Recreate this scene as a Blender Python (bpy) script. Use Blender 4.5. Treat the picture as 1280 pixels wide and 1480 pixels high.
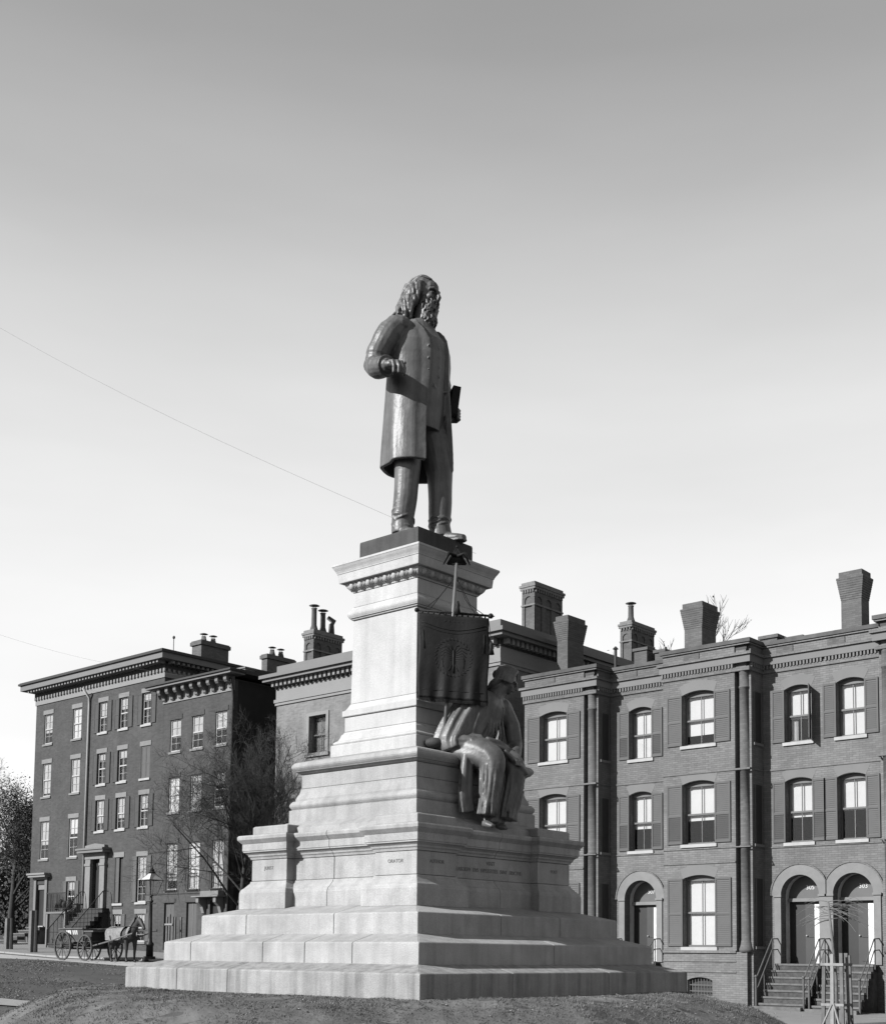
import bpy, math, random
from mathutils import Vector, Matrix, Euler
R=math.radians; PI=math.pi; sin=math.sin; cos=math.cos
random.seed(7)
scene=bpy.context.scene
for o in list(bpy.data.objects): bpy.data.objects.remove(o)
COL=scene.collection

# ------------------------------------------------------------------ camera
CAM_YAW,CAM_PITCH,CAM_ROLL=R(-41.061),R(4.780),R(0.5595)
cd=bpy.data.cameras.new('camera'); cam=bpy.data.objects.new('camera',cd); COL.objects.link(cam)
cam.location=(11.6043,-12.2189,0.4521)
fw=Vector((sin(CAM_YAW)*cos(CAM_PITCH),cos(CAM_YAW)*cos(CAM_PITCH),sin(CAM_PITCH)))
rt=Vector((cos(CAM_YAW),-sin(CAM_YAW),0)); up=rt.cross(fw)
r2=rt*cos(CAM_ROLL)+up*sin(CAM_ROLL); u2=up*cos(CAM_ROLL)-rt*sin(CAM_ROLL)
cam.rotation_euler=Matrix((r2,u2,-fw)).transposed().to_euler()
cd.sensor_fit='HORIZONTAL'; cd.sensor_width=36; cd.lens=36*1833.91/1280
cd.shift_x=(640-674.326)/1280; cd.shift_y=(1225.866-740)/1280
cd.clip_start=.1; cd.clip_end=2000
scene.camera=cam
# ------------------------------------------------------------------ sky, sun, exposure
SUN_EL,SUN_AZ=R(29.5),R(20.0)      # light travels towards +Y, 20 degrees towards +X
world=bpy.data.worlds.new('World'); scene.world=world; world.use_nodes=True
wn=world.node_tree; wn.nodes.clear()
def N(t,k,**kw):
    n=t.nodes.new(k)
    for a,b in kw.items(): setattr(n,a,b)
    return n
def sky():
    t=wn; L=t.links
    s=N(t,'ShaderNodeTexSky',sky_type='NISHITA',sun_disc=False); s.sun_elevation=SUN_EL; s.sun_rotation=R(180+20)
    s.air_density=1.0; s.dust_density=1.5; s.ozone_density=1.0
    bw=N(t,'ShaderNodeRGBToBW'); L.new(s.outputs[0],bw.inputs[0])
    tc=N(t,'ShaderNodeTexCoord'); sx=N(t,'ShaderNodeSeparateXYZ'); L.new(tc.outputs['Generated'],sx.inputs[0])
    # plate-darkened upper sky: falls off smoothly with elevation all the way round
    r=N(t,'ShaderNodeValToRGB'); L.new(sx.outputs[2],r.inputs[0])
    cr=r.color_ramp; cr.interpolation='B_SPLINE'
    pts=[(0,.97),(.12,1.0),(.29,.95),(.37,.88),(.45,.77),(.52,.62),(.60,.46),(1,.22)]
    while len(cr.elements)<len(pts): cr.elements.new(.5)
    for e,(p,v) in zip(cr.elements,pts): e.position=p; e.color=(v,v,v,1)
    # thin streaky high cloud
    mp=N(t,'ShaderNodeMapping'); mp.inputs['Scale'].default_value=(1.6,1.6,7); L.new(tc.outputs['Generated'],mp.inputs[0])
    nz=N(t,'ShaderNodeTexNoise'); nz.inputs['Scale'].default_value=1.5; nz.inputs['Detail'].default_value=4; nz.inputs['Roughness'].default_value=.5
    L.new(mp.outputs[0],nz.inputs[0])
    mr=N(t,'ShaderNodeMapRange'); mr.inputs[1].default_value=.3; mr.inputs[2].default_value=.75; mr.inputs[3].default_value=.93; mr.inputs[4].default_value=1.05
    L.new(nz.outputs[0],mr.inputs[0])
    m1=N(t,'ShaderNodeMath',operation='MULTIPLY'); L.new(r.outputs[0],m1.inputs[0]); L.new(mr.outputs[0],m1.inputs[1])
    # even out the physical sky so that the ramp carries the tone
    pw=N(t,'ShaderNodeMath',operation='POWER'); L.new(bw.outputs[0],pw.inputs[0]); pw.inputs[1].default_value=.25
    m2=N(t,'ShaderNodeMath',operation='MULTIPLY'); L.new(m1.outputs[0],m2.inputs[0]); L.new(pw.outputs[0],m2.inputs[1])
    m3=N(t,'ShaderNodeMath',operation='MULTIPLY'); L.new(m2.outputs[0],m3.inputs[0]); m3.inputs[1].default_value=SKY_GAIN
    bg=N(t,'ShaderNodeBackground'); bg.inputs[1].default_value=.1; L.new(m3.outputs[0],bg.inputs[0])
    o=N(t,'ShaderNodeOutputWorld'); L.new(bg.outputs[0],o.inputs[0])
SKY_GAIN=3.35
sky()
sd=bpy.data.lights.new('sun','SUN'); sd.energy=5.0; sd.angle=R(.5); sd.color=(1,1,1)
sun=bpy.data.objects.new('sun',sd); COL.objects.link(sun); sun.location=(-10,-30,30)
tr=Vector((sin(SUN_AZ)*cos(SUN_EL),cos(SUN_AZ)*cos(SUN_EL),-sin(SUN_EL)))
sun.rotation_euler=tr.to_track_quat('-Z','Y').to_euler()
vs=scene.view_settings; vs.view_transform='Standard'; vs.look='None'; vs.exposure=1.2; vs.gamma=1; vs.use_curve_mapping=False

# ------------------------------------------------------------------ materials (a black and white plate: all grey)
MATS={}
def mat(name,v,var=.12,scale=6,rough=.85,bump=.0,bscale=40,streak=0,metal=0,spec=.3,speck=0,coord='Object',brick=None):
    m=bpy.data.materials.new(name); m.use_nodes=True; t=m.node_tree; L=t.links; t.nodes.clear()
    out=N(t,'ShaderNodeOutputMaterial'); p=N(t,'ShaderNodeBsdfPrincipled'); L.new(p.outputs[0],out.inputs[0])
    p.inputs['Roughness'].default_value=rough; p.inputs['Metallic'].default_value=metal; p.inputs['Specular IOR Level'].default_value=spec
    tc=N(t,'ShaderNodeTexCoord'); P=tc.outputs[coord]
    def noise(sc,det=5,vec=None,ro=.6):
        n=N(t,'ShaderNodeTexNoise'); n.inputs['Scale'].default_value=sc; n.inputs['Detail'].default_value=det; n.inputs['Roughness'].default_value=ro
        L.new(vec or P,n.inputs[0]); return n.outputs[0]
    def mrange(x,a,b,c,d):
        n=N(t,'ShaderNodeMapRange'); L.new(x,n.inputs[0])
        for i,k in enumerate((a,b,c,d)): n.inputs[i+1].default_value=k
        return n.outputs[0]
    def mul(a,b):
        n=N(t,'ShaderNodeMath',operation='MULTIPLY')
        for i,k in enumerate((a,b)):
            if isinstance(k,(int,float)): n.inputs[i].default_value=k
            else: L.new(k,n.inputs[i])
        return n.outputs[0]
    val=mul(mrange(noise(scale),.25,.75,1-var,1+var),v)
    val=mul(val,mrange(noise(scale*.13,3),.3,.7,1-var*.7,1+var*.7))
    if speck: val=mul(val,mrange(noise(90,2),.35,.65,1-speck,1+speck))
    if streak:
        mp=N(t,'ShaderNodeMapping'); mp.inputs['Scale'].default_value=(9,9,.55); L.new(P,mp.inputs[0])
        val=mul(val,mrange(noise(1.0,4,mp.outputs[0]),.42,.68,1.0,1-streak))
    hgt=None
    if brick:
        sx=N(t,'ShaderNodeSeparateXYZ'); L.new(P,sx.inputs[0]); ad=N(t,'ShaderNodeMath',operation='ADD'); L.new(sx.outputs[0],ad.inputs[0]); L.new(sx.outputs[1],ad.inputs[1])
        cb=N(t,'ShaderNodeCombineXYZ'); L.new(ad.outputs[0],cb.inputs[0]); L.new(sx.outputs[2],cb.inputs[1])
        b=N(t,'ShaderNodeTexBrick'); L.new(cb.outputs[0],b.inputs[0]); b.inputs['Scale'].default_value=1
        b.inputs['Brick Width'].default_value=.215; b.inputs['Row Height'].default_value=.07; b.inputs['Mortar Size'].default_value=.006; b.inputs['Mortar Smooth'].default_value=.3
        lo,hi,mo=brick
        for k,q in (('Color1',lo),('Color2',hi),('Mortar',mo)): b.inputs[k].default_value=(q,q,q,1)
        val=mul(val,b.outputs[0])
        mb=N(t,'ShaderNodeMath',operation='SUBTRACT'); mb.inputs[0].default_value=1; L.new(b.outputs[1],mb.inputs[1]); hgt=mb.outputs[0]
    c=N(t,'ShaderNodeCombineColor')
    for i in range(3): L.new(val,c.inputs[i])
    L.new(c.outputs[0],p.inputs['Base Color'])
    if bump:
        bp=N(t,'ShaderNodeBump'); bp.inputs['Strength'].default_value=bump; bp.inputs['Distance'].default_value=.02
        h=noise(bscale,4)
        if hgt is not None:
            ad2=N(t,'ShaderNodeMath',operation='ADD'); L.new(mul(h,.5),ad2.inputs[0]); L.new(hgt,ad2.inputs[1]); h=ad2.outputs[0]
        L.new(h,bp.inputs['Height']); L.new(bp.outputs[0],p.inputs['Normal'])
    MATS[name]=m; return m
mat('granite',.19,.20,3,.8,.3,60,streak=.18,speck=.14)
mat('granite_stained',.165,.16,5,.85,.3,60,streak=.38,speck=.15)
mat('granite_white',.245,.12,2.5,.75,.2,60,streak=.12,speck=.10)
mat('bronze',.062,.34,4,.45,.26,16,streak=.42,metal=.0,spec=.32)
mat('bronze_plinth',.030,.25,5,.7,.2,40,streak=.3,spec=.15)
mat('bronze_dark',.009,.3,5,.6,.2,25,metal=.0,spec=.10)
mat('pole_bronze',0.0871,.2,5,.5,metal=.2)
mat('letter',.085,.1,5,.6)
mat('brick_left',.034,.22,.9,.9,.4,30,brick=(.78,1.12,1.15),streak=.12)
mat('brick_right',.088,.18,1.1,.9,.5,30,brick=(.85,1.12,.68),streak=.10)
mat('brick_pale',0.092,.06,2,.9,.1,30)
mat('brick_c',.10,.22,1.0,.9,.4,30,brick=(.85,1.12,1.1),streak=.15)
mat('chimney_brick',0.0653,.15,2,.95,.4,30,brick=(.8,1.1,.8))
mat('coping',0.0523,.3,3,.95,.3,20)
mat('roof_tin',0.0217,.25,2,.7,.1,20)
mat('cornice_grey',0.0827,.06,2,.7)
mat('cornice_pale',0.1176,.06,2,.8,.05,20)
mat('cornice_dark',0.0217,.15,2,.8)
mat('lintel',0.1045,.12,4,.85,.1,30)
mat('sill_white',.20,.12,5,.8,.1,30)
mat('shutter',0.045,.08,4,.7,.1,30)
mat('shutter_left',0.026,.1,4,.7)
mat('side_wall_shade',0.012,.3,2,.9)  # near-black tone: the alley's shade put into the colour
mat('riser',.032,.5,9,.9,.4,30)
mat('shutter_dark',0.0196,.15,4,.7)
mat('frame_white',0.2178,.05,5,.6)
mat('frame_grey',0.061,.1,5,.6)
mat('blind',0.34,.05,2,.9)
mat('curtain',.24,.12,6,.95)
mat('door_dark',0.0087,.2,3,.5)
mat('door_grey',0.0217,.15,3,.5)
mat('tympanum',0.048,.1,3,.5)
mat('arch_trim',.108,.12,4,.85,.25,30)
mat('iron',0.013,.3,8,.55,metal=.3)
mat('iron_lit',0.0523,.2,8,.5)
mat('wood',0.0741,.25,5,.85,.3,30,streak=.2)
mat('wood_pale',0.1481,.2,5,.85,.3,30,streak=.2)
mat('steps_stone',.075,.3,5,.9,.3,25)
mat('steps_dark',0.0217,.3,5,.9,.2,25)
mat('grass',.062,.5,3.5,.95,1.0,9)
mat('park_turf',.030,.55,.55,.95,.8,5)
mat('blade',.078,.5,5,.9)
mat('road',0.22,.16,1.1,.95,.4,9)
mat('pavement',0.1307,.14,2,.9,.3,12)
mat('path',0.1568,.12,2,.9,.2,20)
mat('kerb',0.1655,.1,4,.9,.2,20)
mat('bark',0.0217,.3,8,.95,.6,30)
mat('bark_pale',0.075,.3,8,.9,.4,30)
mat('twig',0.0196,.2,8,.95)
mat('leaf',0.0217,.4,5,.8)
mat('horse',0.0109,.3,6,.6)
mat('horse_head',0.0261,.3,6,.6)
mat('blanket',.12,.35,9,.95,.4,20)
mat('wagon_body',.045,.3,5,.7)
mat('wagon_dark',0.0087,.2,5,.8)
mat('wheel',.035,.2,5,.8)
mat('white_paint',.36,.25,5,.7)
mat('lantern_roof',.30,.1,5,.5)
mat('wire',0.0436,.1,5,.7)
def glass():
    m=bpy.data.materials.new('glass'); m.use_nodes=True; t=m.node_tree; L=t.links; t.nodes.clear()
    o=N(t,'ShaderNodeOutputMaterial'); mx=N(t,'ShaderNodeMixShader'); tr_=N(t,'ShaderNodeBsdfTransparent'); gl=N(t,'ShaderNodeBsdfGlossy'); fr=N(t,'ShaderNodeFresnel')
    fr.inputs[0].default_value=1.52; gl.inputs['Roughness'].default_value=.03; gl.inputs[0].default_value=(.95,.95,.95,1); tr_.inputs[0].default_value=(.93,.93,.93,1)
    tc=N(t,'ShaderNodeTexCoord'); nz=N(t,'ShaderNodeTexNoise'); nz.inputs['Scale'].default_value=2.2; bp=N(t,'ShaderNodeBump'); bp.inputs['Strength'].default_value=.3; bp.inputs['Distance'].default_value=.004
    L.new(tc.outputs['Object'],nz.inputs[0]); L.new(nz.outputs[0],bp.inputs['Height']); L.new(bp.outputs[0],gl.inputs['Normal'])
    ge=N(t,'ShaderNodeNewGeometry'); sb=N(t,'ShaderNodeMath',operation='SUBTRACT'); sb.inputs[0].default_value=1; L.new(ge.outputs['Backfacing'],sb.inputs[1]); mu_=N(t,'ShaderNodeMath',operation='MULTIPLY'); L.new(fr.outputs[0],mu_.inputs[0]); L.new(sb.outputs[0],mu_.inputs[1]); L.new(mu_.outputs[0],mx.inputs[0]); L.new(tr_.outputs[0],mx.inputs[1]); L.new(gl.outputs[0],mx.inputs[2]); L.new(mx.outputs[0],o.inputs[0]); MATS['glass']=m
glass()

# ------------------------------------------------------------------ helpers
def lerp(a,b,t): return a+(b-a)*t
def link(name,mesh,m,parent=None,smooth=False):
    o=bpy.data.objects.new(name,mesh); COL.objects.link(o)
    if m is not None and not mesh.materials: mesh.materials.append(MATS[m])
    if smooth: mesh.polygons.foreach_set('use_smooth',[True]*len(mesh.polygons))
    if parent is not None:
        o.parent=parent
        if parent.type=='EMPTY': o.matrix_parent_inverse=Matrix.Translation(-parent.location)
    return o
def empty(name,loc):
    o=bpy.data.objects.new(name,None); COL.objects.link(o); o.location=loc; o.empty_display_size=.2; return o
def tag(o,label=None,cat=None,group=None,kind=None):
    for k,v in (('label',label),('category',cat),('group',group),('kind',kind)):
        if v: o[k]=v
    return o
class MB:
    def __init__(s): s.v=[]; s.f=[]
    def add(s,vs,fs):
        n=len(s.v); s.v+=[tuple(p) for p in vs]; s.f+=[tuple(i+n for i in f) for f in fs]; return s
    def box(s,x0,x1,y0,y1,z0,z1):
        return s.add([(x0,y0,z0),(x1,y0,z0),(x1,y1,z0),(x0,y1,z0),(x0,y0,z1),(x1,y0,z1),(x1,y1,z1),(x0,y1,z1)],
            [(3,2,1,0),(4,5,6,7),(0,1,5,4),(1,2,6,5),(2,3,7,6),(3,0,4,7)])
    def prism(s,poly,axis,lo,hi):
        def P(a,b,c): return {'x':(c,a,b),'y':(a,c,b),'z':(a,b,c)}[axis]
        n=len(poly)
        return s.add([P(a,b,lo) for a,b in poly]+[P(a,b,hi) for a,b in poly],
            [tuple(range(n))[::-1],tuple(range(n,2*n))]+[(i,(i+1)%n,n+(i+1)%n,n+i) for i in range(n)])
    def rings(s,rs,cap=True,closed=True):
        n=len(rs[0]); fs=[]
        for k in range(len(rs)-1):
            for i in range(n if closed else n-1):
                j=(i+1)%n; fs.append((k*n+i,k*n+j,(k+1)*n+j,(k+1)*n+i))
        if cap: fs.append(tuple(range(n))[::-1]); fs.append(tuple(range((len(rs)-1)*n,len(rs)*n)))
        return s.add([p for r in rs for p in r],fs)
    def tube(s,path,rad,seg=8,flat=1.0,cap=True,upv=None):
        path=[Vector(p) for p in path]; n=len(path)
        if isinstance(rad,(int,float)): rad=[rad]*n
        rs=[]; ref=Vector(upv) if upv else None
        for i,p in enumerate(path):
            d=(path[min(i+1,n-1)]-path[max(i-1,0)]).normalized()
            if ref is None: ref=Vector((0,0,1)) if abs(d.z)<.9 else Vector((1,0,0))
            a=d.cross(ref)
            if a.length<1e-4: a=d.cross(Vector((.3,.9,.1)))
            a.normalize(); b=a.cross(d).normalized(); ref=b
            r=rad[i]; ra,rb=(r if isinstance(r,tuple) else (r,r*flat))
            rs.append([p+a*(cos(2*PI*k/seg)*ra)+b*(sin(2*PI*k/seg)*rb) for k in range(seg)])
        return s.rings(rs,cap)
    def ell(s,c,r,rot=(0,0,0),seg=12,rn=8):
        M=Euler(rot).to_matrix(); c=Vector(c); rs=[]
        for i in range(rn+1):
            a=-PI/2+PI*(i+.001 if i==0 else i-.001 if i==rn else i)/rn
            if i in(0,rn): a=-PI/2+.03 if i==0 else PI/2-.03
            rs.append([c+M@Vector((r[0]*cos(a)*cos(2*PI*k/seg),r[1]*cos(a)*sin(2*PI*k/seg),r[2]*sin(a))) for k in range(seg)])
        return s.rings(rs)
    def lathe(s,prof,c,seg=16):
        return s.rings([[(c[0]+r*cos(2*PI*k/seg),c[1]+r*sin(2*PI*k/seg),c[2]+z) for k in range(seg)] for r,z in prof])
    def square(s,prof,cx=0,cy=0):
        return s.rings([[(cx-a,cy-a,z),(cx+a,cy-a,z),(cx+a,cy+a,z),(cx-a,cy+a,z)] for a,z in prof])
    def mesh(s,name):
        m=bpy.data.meshes.new(name); m.from_pydata(s.v,[],s.f); m.update(); return m
    def build(s,name,m,parent=None,smooth=False): return link(name,s.mesh(name),m,parent,smooth)
def remesh(mb,name,voxel,smooth=2):
    me=mb.mesh('tmp'); o=bpy.data.objects.new('tmp',me); COL.objects.link(o)
    md=o.modifiers.new('r','REMESH'); md.mode='VOXEL'; md.voxel_size=voxel
    if smooth:
        sm=o.modifiers.new('s','SMOOTH'); sm.factor=.5; sm.iterations=smooth
    dg=bpy.context.evaluated_depsgraph_get(); dg.update()
    res=bpy.data.meshes.new_from_object(o.evaluated_get(dg)); res.name=name
    bpy.data.objects.remove(o); bpy.data.meshes.remove(me); return res
def bump_mesh(me,fn):
    for v in me.vertices: v.co+=fn(v.co,v.normal)
    me.update()
def text(name,s,size,loc,rot,m,parent,depth=.004,sx=1.0):
    cu=bpy.data.curves.new('t','FONT'); cu.body=s; cu.size=size; cu.align_x='CENTER'; cu.align_y='CENTER'; cu.extrude=depth; cu.resolution_u=3
    o=bpy.data.objects.new('t',cu); COL.objects.link(o); dg=bpy.context.evaluated_depsgraph_get(); dg.update()
    me=bpy.data.meshes.new_from_object(o.evaluated_get(dg)); bpy.data.objects.remove(o)
    me.transform(Matrix.Translation(loc)@Euler(rot).to_matrix().to_4x4()@Matrix.Diagonal((sx,1,1,1)))
    me.materials.clear(); return link(name,me,m,parent)
ROT_S=(PI/2,0,0); ROT_E=(PI/2,0,PI/2)

# ------------------------------------------------------------------ ground
ZS=[(-400,3.0),(-120,2.2),(-55,.9),(-50.5,.75),(-40,.36),(-32,.28),(-26,.10),(-20,-.36),(-9,-1.14),(0,-1.3),(15,-1.4),(60,-1.6),(400,-2)]
def zs(x):
    for (a,za),(b,zb) in zip(ZS,ZS[1:]):
        if x<=b: return lerp(za,zb,max(0,(x-a)/(b-a)))
    return ZS[-1][1]
MP=[(0,-.035),(3.6,-.035),(4.0,-.11),(4.35,-.25),(4.7,-.45),(5.2,-.72),(6.2,-1.08),(7.5,-1.3),(10,-1.5)]
def hill(r):
    for (a,za),(b,zb) in zip(MP,MP[1:]):
        if r<=b: return lerp(za,zb,(r-a)/(b-a))
    return -9
def hn(x,y,s=1.0):
    return sin(x*1.7*s+sin(y*1.3*s)*1.5)*.5+sin(y*2.3*s+x*.9*s+1)*.35+sin(x*4.1*s-y*3.3*s)*.25
KERB=18.8; PARK=13.7
def zground(x,y):
    b=zs(x)
    if y<25: b-=.03*(25-max(y,KERB))
    if y<KERB: b-=.12
    if y<PARK: b+=.10
    ang=math.atan2(y,x); r=math.hypot(x,y)
    left=max(0,-(x*.725+y*.689))/max(r,.01)
    back=max(0,-(x*.689-y*.725))/max(r,.01)
    rr=r-(.62*left if r>3.7 else 0)*min(1,(r-3.7)/.6 if r>3.7 else 0)-.25*hn(x*.8,y*.8)*(1 if r>3.7 else 0)*min(1,max(0,r-3.75)/.5)
    h=hill(max(rr,0))
    z=max(b,h)
    if abs(z-h)<1e-9 and r>3.3: z+=.018*hn(x,y,3)+.012*hn(x,y,7)
    return z
def axis(dense,sparse):
    return sorted(set(dense+sparse))
gx=axis([i*.22 for i in range(-40,41)],[-400,-250,-150,-110,-90,-75]+[-66+i*2.0 for i in range(0,30)]+[8.8+i*1.6 for i in range(1,12)]+[30,40,60,100,200,400])
gy=axis([i*.22 for i in range(-40,41)],[-400,-200,-100,-60,-40,-30,-24,-18,-14,-11]+[8.8+i*.9 for i in range(1,7)]+[13.68,13.72,18.78,18.82,20,22,24,25,27,32,40,60,100,200,400])
g=MB(); nx=len(gx)
g.v=[(x,y,zground(x,y)) for y in gy for x in gx]
g.f=[(j*nx+i,j*nx+i+1,(j+1)*nx+i+1,(j+1)*nx+i) for j in range(len(gy)-1) for i in range(nx-1)]
tag(g.build('ground','park_turf',smooth=True),kind='structure')
# turf over the mound round the base: one finer sheet a few millimetres above the ground
def sheet(name,m,xs,ys,dz,kind='structure',smooth=True,f=zground):
    s=MB(); n=len(xs); s.v=[(x,y,f(x,y)+dz) for y in ys for x in xs]
    s.f=[(j*n+i,j*n+i+1,(j+1)*n+i+1,(j+1)*n+i) for j in range(len(ys)-1) for i in range(n-1)]
    return tag(s.build(name,m,smooth=smooth),kind=kind)
def fr(a,b,s):
    n=max(1,int(round((b-a)/s))); return [a+(b-a)*i/n for i in range(n+1)]
sheet('road','road',[-120,-90]+fr(-70,30,1.0)+[60],fr(PARK+.05,KERB-.03,.5),.012)
sheet('pavement','pavement',[-120,-90]+fr(-70,30,1.0)+[60],[KERB+.16,20,22,24,25.2],.006)
k=MB()
for a in fr(-66,12,1.8)[:-1]:
    b=a+1.785; z0,z1=zground(a,KERB+.1),zground(b,KERB+.1)
    k2=MB().add([(a,KERB,z0-.3),(b,KERB,z1-.3),(b,KERB+.15,z1-.3),(a,KERB+.15,z0-.3),(a,KERB,z0+.012),(b,KERB,z1+.012),(b,KERB+.15,z1+.012),(a,KERB+.15,z0+.012)],
        [(3,2,1,0),(4,5,6,7),(0,1,5,4),(1,2,6,5),(2,3,7,6),(3,0,4,7)])
    if a==-66: kerb_root=tag(k2.build('kerb','kerb'),kind='structure')
    else: k2.build('kerb_stone','kerb',kerb_root)
def pathz(x,y): return zground(x,y)
pa=MB(); cs=[(-30,-4),(-22,1.0),(-16.5,3.4),(-13,6.0),(-11,10),(-10.6,15)]
prs=[]
for i,(x,y) in enumerate(cs):
    a=Vector(cs[max(i-1,0)]); b=Vector(cs[min(i+1,len(cs)-1)]); d=(b-a).normalized(); nrm=Vector((-d.y,d.x))
    prs.append([(x+nrm.x*k*.55,y+nrm.y*k*.55,zground(x+nrm.x*k*.55,y+nrm.y*k*.55)+.03) for k in (-1.2,-.4,.4,1.2)])
pa.rings(prs,cap=False,closed=False); tag(pa.build('path','path',smooth=True),kind='structure')
sheet('mound','grass',fr(-7.2,7.2,.12),fr(-7.2,7.2,.12),.006)
# grass blades on the mound
gb=MB(); rnd=random.Random(3)
cnt=0
while cnt<120000:
    a=rnd.uniform(-PI,PI); r=3.0+rnd.random()*3.2; x,y=r*cos(a),r*sin(a)
    if abs(x)<2.64 and abs(y)<2.64: continue
    if x*.689-y*.725<-1.5 : continue
    clump=hn(x*2.2,y*2.2)+rnd.uniform(-.7,.7)
    if clump<-.25: continue
    z=zground(x,y); h=rnd.uniform(.008,.024)*(1+.5*max(0,clump)); w=rnd.uniform(.003,.008); t=rnd.uniform(0,2*PI); l=rnd.uniform(.005,.04); t2=rnd.uniform(0,2*PI)
    gb.add([(x-w*cos(t),y-w*sin(t),z-.005),(x+w*cos(t),y+w*sin(t),z-.005),(x+l*cos(t2),y+l*sin(t2),z+h)],[(0,1,2)]); cnt+=1
cnt=0
while cnt<40000:
    x=rnd.uniform(-34,-4); y=rnd.uniform(-6,13.3)
    if math.hypot(x,y)<5.5 or hn(x*.5,y*.9)+rnd.uniform(-.5,.5)<.0: continue
    z=zground(x,y); h=rnd.uniform(.015,.045); w=rnd.uniform(.008,.02); t=rnd.uniform(0,2*PI); l=rnd.uniform(.02,.1); t2=rnd.uniform(0,2*PI)
    gb.add([(x-w*cos(t),y-w*sin(t),z-.01),(x+w*cos(t),y+w*sin(t),z-.01),(x+l*cos(t2),y+l*sin(t2),z+h)],[(0,1,2)]); cnt+=1
tag(gb.build('grass','blade'),'short dry winter grass tufts on the mound round the monument','grass',kind='stuff')

lf=MB()
for _ in range(3200):
    if rnd.random()<.55: a=rnd.uniform(-PI,PI); r=rnd.uniform(2.7,6.0); x,y=r*cos(a),r*sin(a)
    else: x=rnd.uniform(-34,-4); y=rnd.uniform(-6,24)
    if abs(x)<2.66 and abs(y)<2.66: continue
    z=zground(x,y)+.012; q=rnd.uniform(.008,.024) if math.hypot(x,y)<7 else rnd.uniform(.02,.05); t=rnd.uniform(0,2*PI); c1,s1=cos(t)*q,sin(t)*q
    lf.add([(x-c1,y-s1,z),(x+s1*.6,y-c1*.6,z+q*.5),(x+c1,y+s1,z+q*.2),(x-s1*.6,y+c1*.6,z+q*.7)],[(0,1,2,3)])
tag(lf.build('fallen_leaves','path'),'scattered dry fallen leaves on the turf and street','leaves',kind='stuff')
# ------------------------------------------------------------------ monument pedestal
ped=tag(empty('stone_pedestal',(0,0,-.03)),'tall stepped pale granite pedestal with moulded cornice and corner piers','pedestal')
def step_ring(a,ain,z0,z1,z2,cuts,m):
    # cuts: positions along a side, as fractions of the half size; blocks mitred at the corners
    d=a-ain+.12
    for side in range(4):
        cu=[-1]+list(cuts[side])+[1]
        for c0,c1 in zip(cu,cu[1:]):
            g=.0042; bl=[]
            for c,sgn in ((c0,1),(c1,-1)):
                if abs(c)==1: t=lambda q:c*q
                else: t=lambda q,c=c,sgn=sgn:c*a+sgn*g
                zi=lerp(z1,z2,d/(a-ain)) 
                bl.append([(t(a),-a,z0),(t(a),-a,z1-.012),(t(a-.012),-(a-.012),z1),(t(a-d),-(a-d),zi),(t(a-d),-(a-d),z0)])
            rs=[[Matrix.Rotation(side*PI/2,3,'Z')@Vector(p) for p in q] for q in bl]
            MB().rings(rs).build('step_block',m,ped)
step_ring(2.620,2.278,-.25,.246,.334,[(-.58,.05-.25),(-.42,.3),(0,),(0,)],'granite_stained')
step_ring(2.278,1.942,.22,.576,.674,[(-.75,-.13,.20,.55),(.05,),(-.3,.3),(-.3,.3)],'granite')
step_ring(1.942,1.606,.56,.920,1.003,[(-.53,.30),(-.25,.35),(-.3,.3),(-.3,.3)],'granite')
MB().box(-2.2,2.2,-2.2,2.2,-.2,.2).box(-1.9,1.9,-1.9,1.9,.1,.55).box(-1.58,1.58,-1.58,1.58,.5,.99).box(-1.3,1.3,-1.3,1.3,.9,2.08).build('core','granite',ped)
# corner piers and walls of the lower die
PL=[(.115,1.003),(.115,1.215),(.109,1.232)]
OG=[(.109,1.236),(.098,1.262),(.07,1.285),(.045,1.315),(.018,1.345),(.012,1.372)]
DI=[(0,1.376),(0,1.655)]
CO=[(.012,1.659),(.02,1.685),(.035,1.70),(.04,1.72),(.065,1.742),(.085,1.752),(.085,1.768),(.094,1.772),(.094,1.86),(.105,1.872),(.125,1.895),(.142,1.915),(.145,1.95),(.13,1.972)]
for sx in (-1,1):
    for sy in (-1,1):
        near=(sx,sy)==(1,-1)
        for nm,pr in (('pier_plinth',PL+OG),('pier_die',DI),('pier_cornice',CO+[(.0,1.985)]),('pier_cap',[(0,1.988),(0,2.085),(-.02,2.10)])):
            MB().square([(.345+o,z) for o,z in pr],sx*1.145,sy*1.145).build(nm,'granite',ped)
WALL=1.36
def wall_seg(side,t0,t1,pr,nm,m='granite'):
    g=.005; M=Matrix.Rotation(side*PI/2,3,'Z')
    prof=[(-(WALL+o),z) for o,z in pr]+[(-1.2,pr[-1][1]),(-1.2,pr[0][1])]
    MB().rings([[M@Vector((t,y,z)) for y,z in prof] for t in (t0+g,t1-g)]).build(nm,m,ped)
for side in range(4):
    j=[-.05,.06,0,0][side]
    for t0,t1 in ((-.9,j),(j,.9)):
        wall_seg(side,t0,t1,PL+OG,'wall_plinth'); wall_seg(side,t0,t1,CO+[(.0,1.985)],'wall_cornice')
    if side==1: wall_seg(side,-.9,.9,DI,'wall_die')
    else:
        for t0,t1 in ((-.9,j),(j,.9)): wall_seg(side,t0,t1,DI,'wall_die')
MB().square([(1.352,1.98),(1.34,2.06),(1.18,2.15)]).build('weathering','granite',ped)
def tor(a0,z0,a1,z1,b,n=6):  # bulging moulding from (a0,z0) to (a1,z1)
    return [(lerp(a0,a1,i/n)+b*sin(PI*i/n),lerp(z0,z1,i/n)) for i in range(n+1)]
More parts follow.
